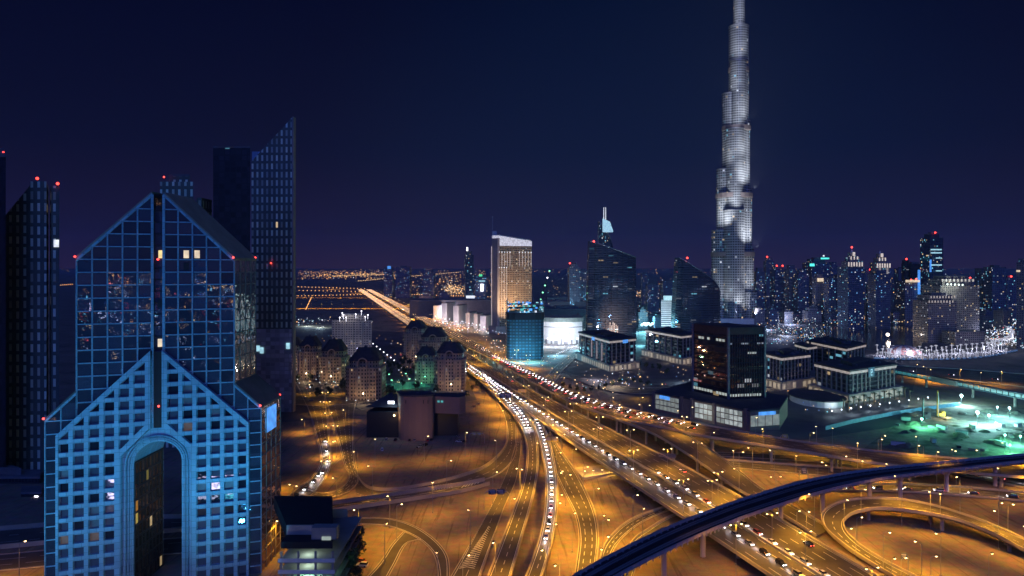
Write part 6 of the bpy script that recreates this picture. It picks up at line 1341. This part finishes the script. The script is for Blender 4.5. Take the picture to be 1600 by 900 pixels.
# ------------------------------------------------------------------ cars
paints = [mat('car_white', (.75, .75, .75), .3), mat('car_silver', (.42, .43, .45), .28, .5), mat('car_black', (.02, .02, .022), .25), mat('car_red', (.35, .03, .03), .3), mat('car_sand', (.36, .30, .2), .35)]
pn = ['white', 'silver', 'black', 'dark red', 'sand-coloured']
m_cg = glass('car_glass', (.05, .06, .08), .6, .05); m_tyre = mat('tyre_rubber', (.02, .02, .02), .9)
m_hl = emat('headlamp', (.92, .90, 1.0), 11); m_tl_ = emat('tail_lamp', (1, .06, .05), 7); m_hlo = emat('lamp_off', (.8, .8, .8), .15)
def car_mesh(mb, suv=False, body=0, gl=1, M4=None):
    Lc, Wc, Hb, Ht = (4.7, 1.85, .95, 1.5) if not suv else (4.8, 1.95, 1.1, 1.85)
    prof = [(-Lc/2, .35), (-Lc/2, Hb*.85), (-Lc/2+.15, Hb), (Lc/2-1.2, Hb), (Lc/2-.1, Hb*.78), (Lc/2, .55), (Lc/2-.05, .3)]
    for s in (-1, 1):
        pts = [(s*Wc/2, y, z) for y, z in prof]; mb.face(pts if s < 0 else pts[::-1], body)
    for i in range(len(prof)):
        a, b_ = prof[i], prof[(i+1) % len(prof)]; mb.face([(-Wc/2, a[0], a[1]), (Wc/2, a[0], a[1]), (Wc/2, b_[0], b_[1]), (-Wc/2, b_[0], b_[1])][::-1], body)
    r0, r1 = (-Lc/2+.35, Lc/2-1.35) if not suv else (-Lc/2+.1, Lc/2-1.3); t0_, t1_ = (r0+.55, r1-.75) if not suv else (r0+.25, r1-.6); wi = Wc/2-.08; wt = Wc/2-.28
    b4 = [(-wi, r0), (wi, r0), (wi, r1), (-wi, r1)]; t4 = [(-wt, t0_), (wt, t0_), (wt, t1_), (-wt, t1_)]
    for i in range(4): j = (i+1) % 4; mb.face([(*b4[i], Hb), (*b4[j], Hb), (*t4[j], Ht), (*t4[i], Ht)], gl)
    mb.face([(*q, Ht+.01) for q in t4], body); return Lc, Wc, Hb
def car_proto(ci, mode, suv=False):
    """mode: 'on' lamps lit, 'off' parked"""
    r = thing('car', 'x', 'car', (0, 0, 0)); mb = MB(); Lc, Wc, Hb = car_mesh(mb, suv); mb.build('body', [paints[ci], m_cg], r)
    for sx in (-1, 1):
        for y in (-1.4, 1.45):
            mb = MB(); a = Vector((sx*(Wc/2-.12), y, .34)); n_ = 10
            A_ = [a+Vector((-.1*sx, .34*math.cos(6.283*i/n_), .34*math.sin(6.283*i/n_))) for i in range(n_)]; B_ = [p+Vector((.24*sx, 0, 0)) for p in A_]
            for i in range(n_): j = (i+1) % n_; mb.face([A_[i], A_[j], B_[j], B_[i]])
            mb.face(B_); mb.build('wheel', m_tyre, r)
        mb = MB(); mb.box((sx*(Wc/2-.42), Lc/2-.02, Hb*.55), (.5, .16, .24)); mb.build('headlight', m_hl if mode == 'on' else m_hlo, r)
        mb = MB(); mb.box((sx*(Wc/2-.30), -Lc/2+.0, Hb*.62), (.5, .14, .26)); mb.build('taillight', m_tl_ if mode == 'on' else paints[3], r)
    return r
cp_ = {}; NCAR = [0]
def car(pos, yaw, mode, label, group, head=0, zoff=0.05):
    ci = RND.choice((0, 0, 0, 1, 1, 2, 2, 3, 4)); suv = RND.random() < .35; k = (ci, mode, suv)
    if k not in cp_: cp_[k] = car_proto(ci, mode, suv); o = cp_[k]
    else: o = copy_tree(cp_[k])
    for ch in list(o.children):
        if ch.type == 'LIGHT': bpy.data.objects.remove(ch)
    o.location = (pos[0], pos[1], pos[2]+zoff); o.rotation_euler = (0, 0, yaw); o['label'] = f"{pn[ci]} {'off-roader' if suv else 'saloon'}, {label}"; o['group'] = group; NCAR[0] += 1
    return o
HLD = bpy.data.lights.new('headlamp_beam', 'SPOT'); HLD.energy = 2600; HLD.color = (.85, .86, 1); HLD.spot_size = rad(70); HLD.spot_blend = .9; HLD.shadow_soft_size = .3
def beam(o, pos, yaw):
    l_ = bpy.data.objects.new('headlamp_beam', HLD); sc.collection.objects.link(l_); l_.parent = o; l_.location = (0, 2.5, .9); l_.rotation_euler = (rad(80), 0, 0)
def along(key, s, d0, d1, gap, toward, where, group, beams=0, jit=1.5, mode='on', maxn=60, prob=1.0):
    """cars on lane s (0 left..1 right of road `key`), from distance d0 to d1 along it"""
    L_, R_ = ROADS[key]; c = lat(L_, R_, s); acc = 0; nxt = d0; n_ = 0
    for k in range(len(c)-1):
        seg = c[k+1]-c[k]; sl_ = seg.length
        while acc <= nxt < acc+sl_ and nxt < d1 and n_ < maxn:
            p = c[k]+seg*((nxt-acc)/sl_); dr = seg if toward > 0 else -seg; yaw = math.atan2(dr.y, dr.x)-math.pi/2
            if RND.random() < prob:
                o = car(p, yaw, mode, f'{ordw(n_)} {where}', group)
                if beams and n_ % beams == 0: beam(o, p, yaw)
                n_ += 1
            nxt += gap+RND.uniform(-jit, jit)
        acc += sl_
G1 = 'cars with headlamps on the exit ramps'
along('b1', .36, 10, 330, 9.0, 1, 'in the left file on the left exit ramp', G1, 1, maxn=34); along('b1', .66, 60, 330, 10.0, 1, 'in the right file on the left exit ramp', G1, 1, maxn=26)
along('b2', .5, 5, 330, 10.0, 1, 'on the right exit ramp', G1, 1, maxn=30)
L_, R_ = ROADS['main']; tot = sum(((a-b_).length for a, b_ in zip(L_, L_[1:])))
along('main', .27, 20, 640, 10.5, -1, 'in the file of headlamps on the straight highway', 'cars on the straight highway', 1, jit=.5, maxn=58)
along('main', .52, 10, 180, 10.5, -1, 'just right of the highway barrier', 'cars on the straight highway', 1, jit=.5, maxn=16); along('main', .85, 60, 620, 110, 1, 'in the outer right lane of the straight highway', 'cars on the straight highway', 0, maxn=5)
L_, R_ = ROADS['fly']; tot = sum(((a-b_).length for a, b_ in zip(L_, L_[1:])))
G2 = 'queue of cars on the flyover'
for s, w_ in ((.66, 'outer'), (.84, 'kerb')):
    along('fly', s, tot-760, tot-150, 10.5, 1, f'queueing in the {w_} lane of the flyover', G2, 0, maxn=52)
along('fly', .45, tot-760, tot-60, 22, -1, 'coming the other way on the flyover', G2, 2, maxn=26); along('fly', .25, tot-700, tot-30, 40, -1, 'in the inner lane of the flyover', G2, 2, maxn=12)
along('k1', .45, 5, 60, 12, -1, 'turning in from the bottom of the avenue', 'cars on the avenue', 1, maxn=5); along('k1', .6, 62, 200, 26, -1, 'driving up the avenue', 'cars on the avenue', 1, maxn=4)
along('j1', .35, 5, 170, 17, -1, 'on the link road under the metro viaduct', 'cars on the link roads', 1, maxn=9); along('j2', .4, 5, 120, 16, -1, 'on the outer link road at the right edge', 'cars on the link roads', 1, maxn=6)
along('j5', .35, 20, 400, 42, 1, 'on the far orange road', 'cars on the far orange road', 0, maxn=7)
for i, (x, y, yw) in enumerate(((664, 697, 2.7), (656, 699, 2.6), (597, 704, .2), (717, 691, 1.2), (724, 691, 1.3), (648, 689, 0), (604, 688, .1), (618, 689, 0), (640, 689, .1), (668, 689, .1), (674, 688, 0), (716, 683, .3), (740, 636, .6), (747, 632, .6), (566, 885, 1.4), (563, 878, 1.2), (470, 614, 1.0), (476, 622, 1.1), (486, 627, 1.9), (466, 600, .7), (487, 604, .5), (508, 602, .4), (525, 605, .3), (560, 612, .2), (550, 608, .2))):
    car(P(x, y), yw, 'off', f'{ordw(i)} of the parked cars, '+('on the dim sand lot' if i < 12 else ('by the trees near the car park' if 14 <= i < 16 else 'near the apartment houses')), 'parked cars')
# ------------------------------------------------------------------ traffic and lights too far and too many to count
def spark(mb, p, r, mi): 
    mb.face([(p[0]-r, p[1], p[2]-r*.8), (p[0]+r, p[1], p[2]-r*.8), (p[0]+r*.8, p[1]+.2, p[2]+r*.8), (p[0]-r*.8, p[1]+.2, p[2]+r*.8)], mi)
    mb.face([(p[0], p[1]-r, p[2]-r*.8), (p[0], p[1]+r, p[2]-r*.8), (p[0]+.2, p[1]+r*.8, p[2]+r*.8), (p[0]+.2, p[1]-r*.8, p[2]+r*.8)], mi)
    mb.face([(p[0]-r, p[1]-r, p[2]), (p[0]+r, p[1]-r, p[2]), (p[0]+r, p[1]+r, p[2]), (p[0]-r, p[1]+r, p[2])], mi)
E_ = [emat('far_orange', (1, .45, .12), 2.4), emat('far_amber', (1, .62, .26), 1.6), emat('far_white', (.8, .86, 1), 1.5), emat('far_teal', (.25, .85, 1), 1.1), emat('far_red', (1, .1, .08), .9), emat('far_blue', (.15, .35, 1), .9)]
mb = MB(); cb = MB(); q = 0
for key, lanes_, (d0, d1) in (('main', (.08, .18, .28, .38, .55, .65, .75, .9), (640, 3400)), ('fly', (.15, .3, .5, .68, .85), (5, 2100))):
    L_, R_ = ROADS[key]
    for s in lanes_:
        c = lat(L_, R_, s); acc = 0
        for a, b_ in zip(c, c[1:]):
            ln = (b_-a).length; y = (a.y+b_.y)/2
            if y > 880:
                n_ = max(1, int(ln/11))
                for j in range(n_):
                    p = a+(b_-a)*((j+RND.random()*.7)/n_); z_ = p.z+.9; hd = RND.random() < (.72 if s < .5 else .5) if key == 'main' else RND.random() < .6
                    r_ = .0006*p.y+.15; spark(mb, (p.x, p.y, z_), r_, 0 if hd else (2 if RND.random() < .55 else 1))
                    cb.box((p.x, p.y+1, p.z+.2), (1.8, 4.4, 1.2), -.26)
tag(mb.build('distant_traffic', [emat('far_head', (1, .62, .34), 1.0), E_[1], emat('far_tail', (1, .25, .12), .8)]), kind='stuff')
tag(cb.build('distant_vehicles', [m_cg]), kind='stuff')
def field(name, n_, fn, probs, k=.00052, z=(4, 9), clump=.6):
    mb = MB()
    cen = [c for c in (fn() for _ in range(max(6, n_//14))) if c]
    for i in range(n_):
        p = fn()
        if p is None: continue
        if cen and RND.random() < clump: c = RND.choice(cen); t_ = RND.random()**.5*.9; p = (p[0]+(c[0]-p[0])*.93*t_, p[1]+(c[1]-p[1])*.93*t_)
        x, y = p; d = math.hypot(x, y); r_ = max(.35, d*k*(.38+.9*RND.random()**3.5)); mi = RND.choices(range(6), probs)[0]; spark(mb, (x, y, RND.uniform(*z)), r_, mi)
    return tag(mb.build(name, E_), kind='stuff')
def px_fn(x0, x1, y0, y1):
    def f():
        q = P(RND.uniform(x0, x1), RND.uniform(y0, y1)); return (q.x, q.y)
    return f
field('distant_town_lights', 520, px_fn(455, 640, 423.5, 437), (6, 3, .5, .1, .1, 0)); field('distant_town_lights', 260, px_fn(90, 640, 421, 428), (6, 3, .3, .1, .5, 0), .0004)
field('distant_town_lights', 420, px_fn(640, 770, 424, 468), (5, 4, 1.2, .5, .3, .2)); field('distant_town_lights', 300, px_fn(690, 730, 446, 462), (2, 6, 1, 0, 0, 0))
field('distant_town_lights', 420, px_fn(640, 1600, 420, 430), (3, 2, 1, .8, 1.2, .3), .0004); field('distant_town_lights', 420, px_fn(850, 1110, 435, 505), (3, 2, 3, 3, .6, .6))
field('distant_town_lights', 160, px_fn(985, 1060, 455, 468), (5, 4, 1, 0, 0, 0)); field('distant_town_lights', 600, px_fn(1175, 1600, 432, 505), (1.5, 2, 4, 3, .8, 1.2))
field('quay_lights', 420, px_fn(1178, 1300, 488, 545), (1, 2, 6, 3, .3, 1.5)); field('quay_lights', 200, px_fn(1290, 1440, 496, 511), (2, 3, 4, 1, 1, .5)); field('quay_lights', 300, px_fn(1540, 1600, 500, 550), (.3, .5, 8, 1, .3, .5), .0007)
field('car_park_lights', 900, px_fn(672, 768, 482, 522), (1.5, 2, 6, .4, 3, .2), .0006, (1, 5)); field('plaza_lights', 190, px_fn(742, 905, 520, 575), (2, 2, 4, 2.5, 1, .6), .0006, (1, 5))
field('plaza_lights', 80, px_fn(900, 1090, 575, 612), (1, 5, 3, 1.2, .4, .4), .0007, (.5, 4)); field('plaza_lights', 70, px_fn(1190, 1400, 610, 650), (1, 4, 5, 2, .2, 1), .0007, (.5, 4)); field('estate_lights', 170, px_fn(455, 730, 520, 620), (2, 4, 3, .8, .6, .2), .0006, (1, 5))
field('estate_lights', 60, px_fn(458, 520, 500, 515), (1, 1, 5, 3, 0, 0))
# rows of lamps along distant roads
for (xa, ya, xb, yb, n_, c) in ((455, 449, 575, 453, 22, 0), (455, 455, 580, 458, 20, 0), (560, 440, 722, 425, 60, 1), (520, 432, 600, 429, 40, 1), (640, 462, 770, 466, 34, 0), (455, 465, 575, 462, 22, 0), (92, 447, 116, 445, 8, 0), (478, 486, 487, 466, 14, 0), (770, 522, 850, 540, 16, 2), (870, 560, 925, 535, 22, 2)):
    mb = MB()
    for i in range(n_):
        t = i/n_; y = ya+(yb-ya)*t+RND.uniform(-.3, .3); p = P(xa+(xb-xa)*t, y); spark(mb, (p.x, p.y, 6), p.y*.00055, 0)
    tag(mb.build('distant_road_lights', E_[c]), kind='stuff')
# the rest of the town, behind and beside the viewpoint: seen only as reflections in glass
def back():
    a = RND.uniform(0, 6.283); d = 150+2600*RND.random()**.8; x, y = d*math.cos(a), d*math.sin(a)-150
    return (x, y) if y < 60 else None
E_ = [emat('town_'+m.name[4:], tuple(m.node_tree.nodes['Principled BSDF'].inputs['Emission Color'].default_value)[:3], 4.5) for m in E_]
field('town_lights', 5200, back, (3, 3, 4, 2.2, 1.0, .6), .0016, (2, 40), .3)
for (x, y, e_, c) in ((905, 548, 5e4, (.2, .75, 1)), (870, 556, 5e4, (.3, .8, 1)), (1000, 540, 5e4, (.25, .8, 1)), (1020, 528, 9e4, (.2, .9, 1)), (990, 520, 9e4, (.3, .8, 1)), (880, 500, 1.6e5, (.5, .85, 1)), (900, 488, 1.6e5, (.4, .9, 1)), (1110, 505, 9e4, (.5, .75, 1)), (1200, 515, 5e4, (.5, .65, 1)), (1230, 525, 4e4, (.6, .7, 1)), (800, 566, 3e4, (.2, .7, 1)), (830, 568, 3e4, (.15, .7, 1)), (960, 606, 1.2e4, (1, .8, .6)), (930, 594, 1.2e4, (.9, .8, 1)), (1070, 600, 1.5e4, (.5, .7, 1)), (1180, 640, 1.2e4, (.5, .75, 1)), (500, 512, 3e4, (.6, .85, 1)), (480, 510, 3e4, (.6, .85, 1))):  # bare lights added to throw pools of light round the centre towers
    q = P(x, y); light('POINT', (q.x, q.y, 10), e_, c, radius=1)
# sodium glow of the far roads on the ground
for (x, y, e_) in ((520, 452, 9e4), (560, 458, 9e4), (690, 500, 9e4), (655, 487, 9e4), (630, 478, 9e4), (712, 514, 6e4)):
    q = P(x, y); light('POINT', (q.x, q.y, 16), e_, (1, .48, .10), radius=1)
for (x, y, e_) in ((700, 497, 1.2e5), (725, 505, 1.2e5), (745, 512, 1.2e5), (1205, 500, 9e4), (1235, 507, 9e4), (1265, 502, 9e4), (1215, 530, 3e4), (1560, 530, 5e4)):
    q = P(x, y); light('POINT', (q.x, q.y, 12), e_, (.85, .80, 1) if x < 1000 else (.5, .6, 1), radius=1)
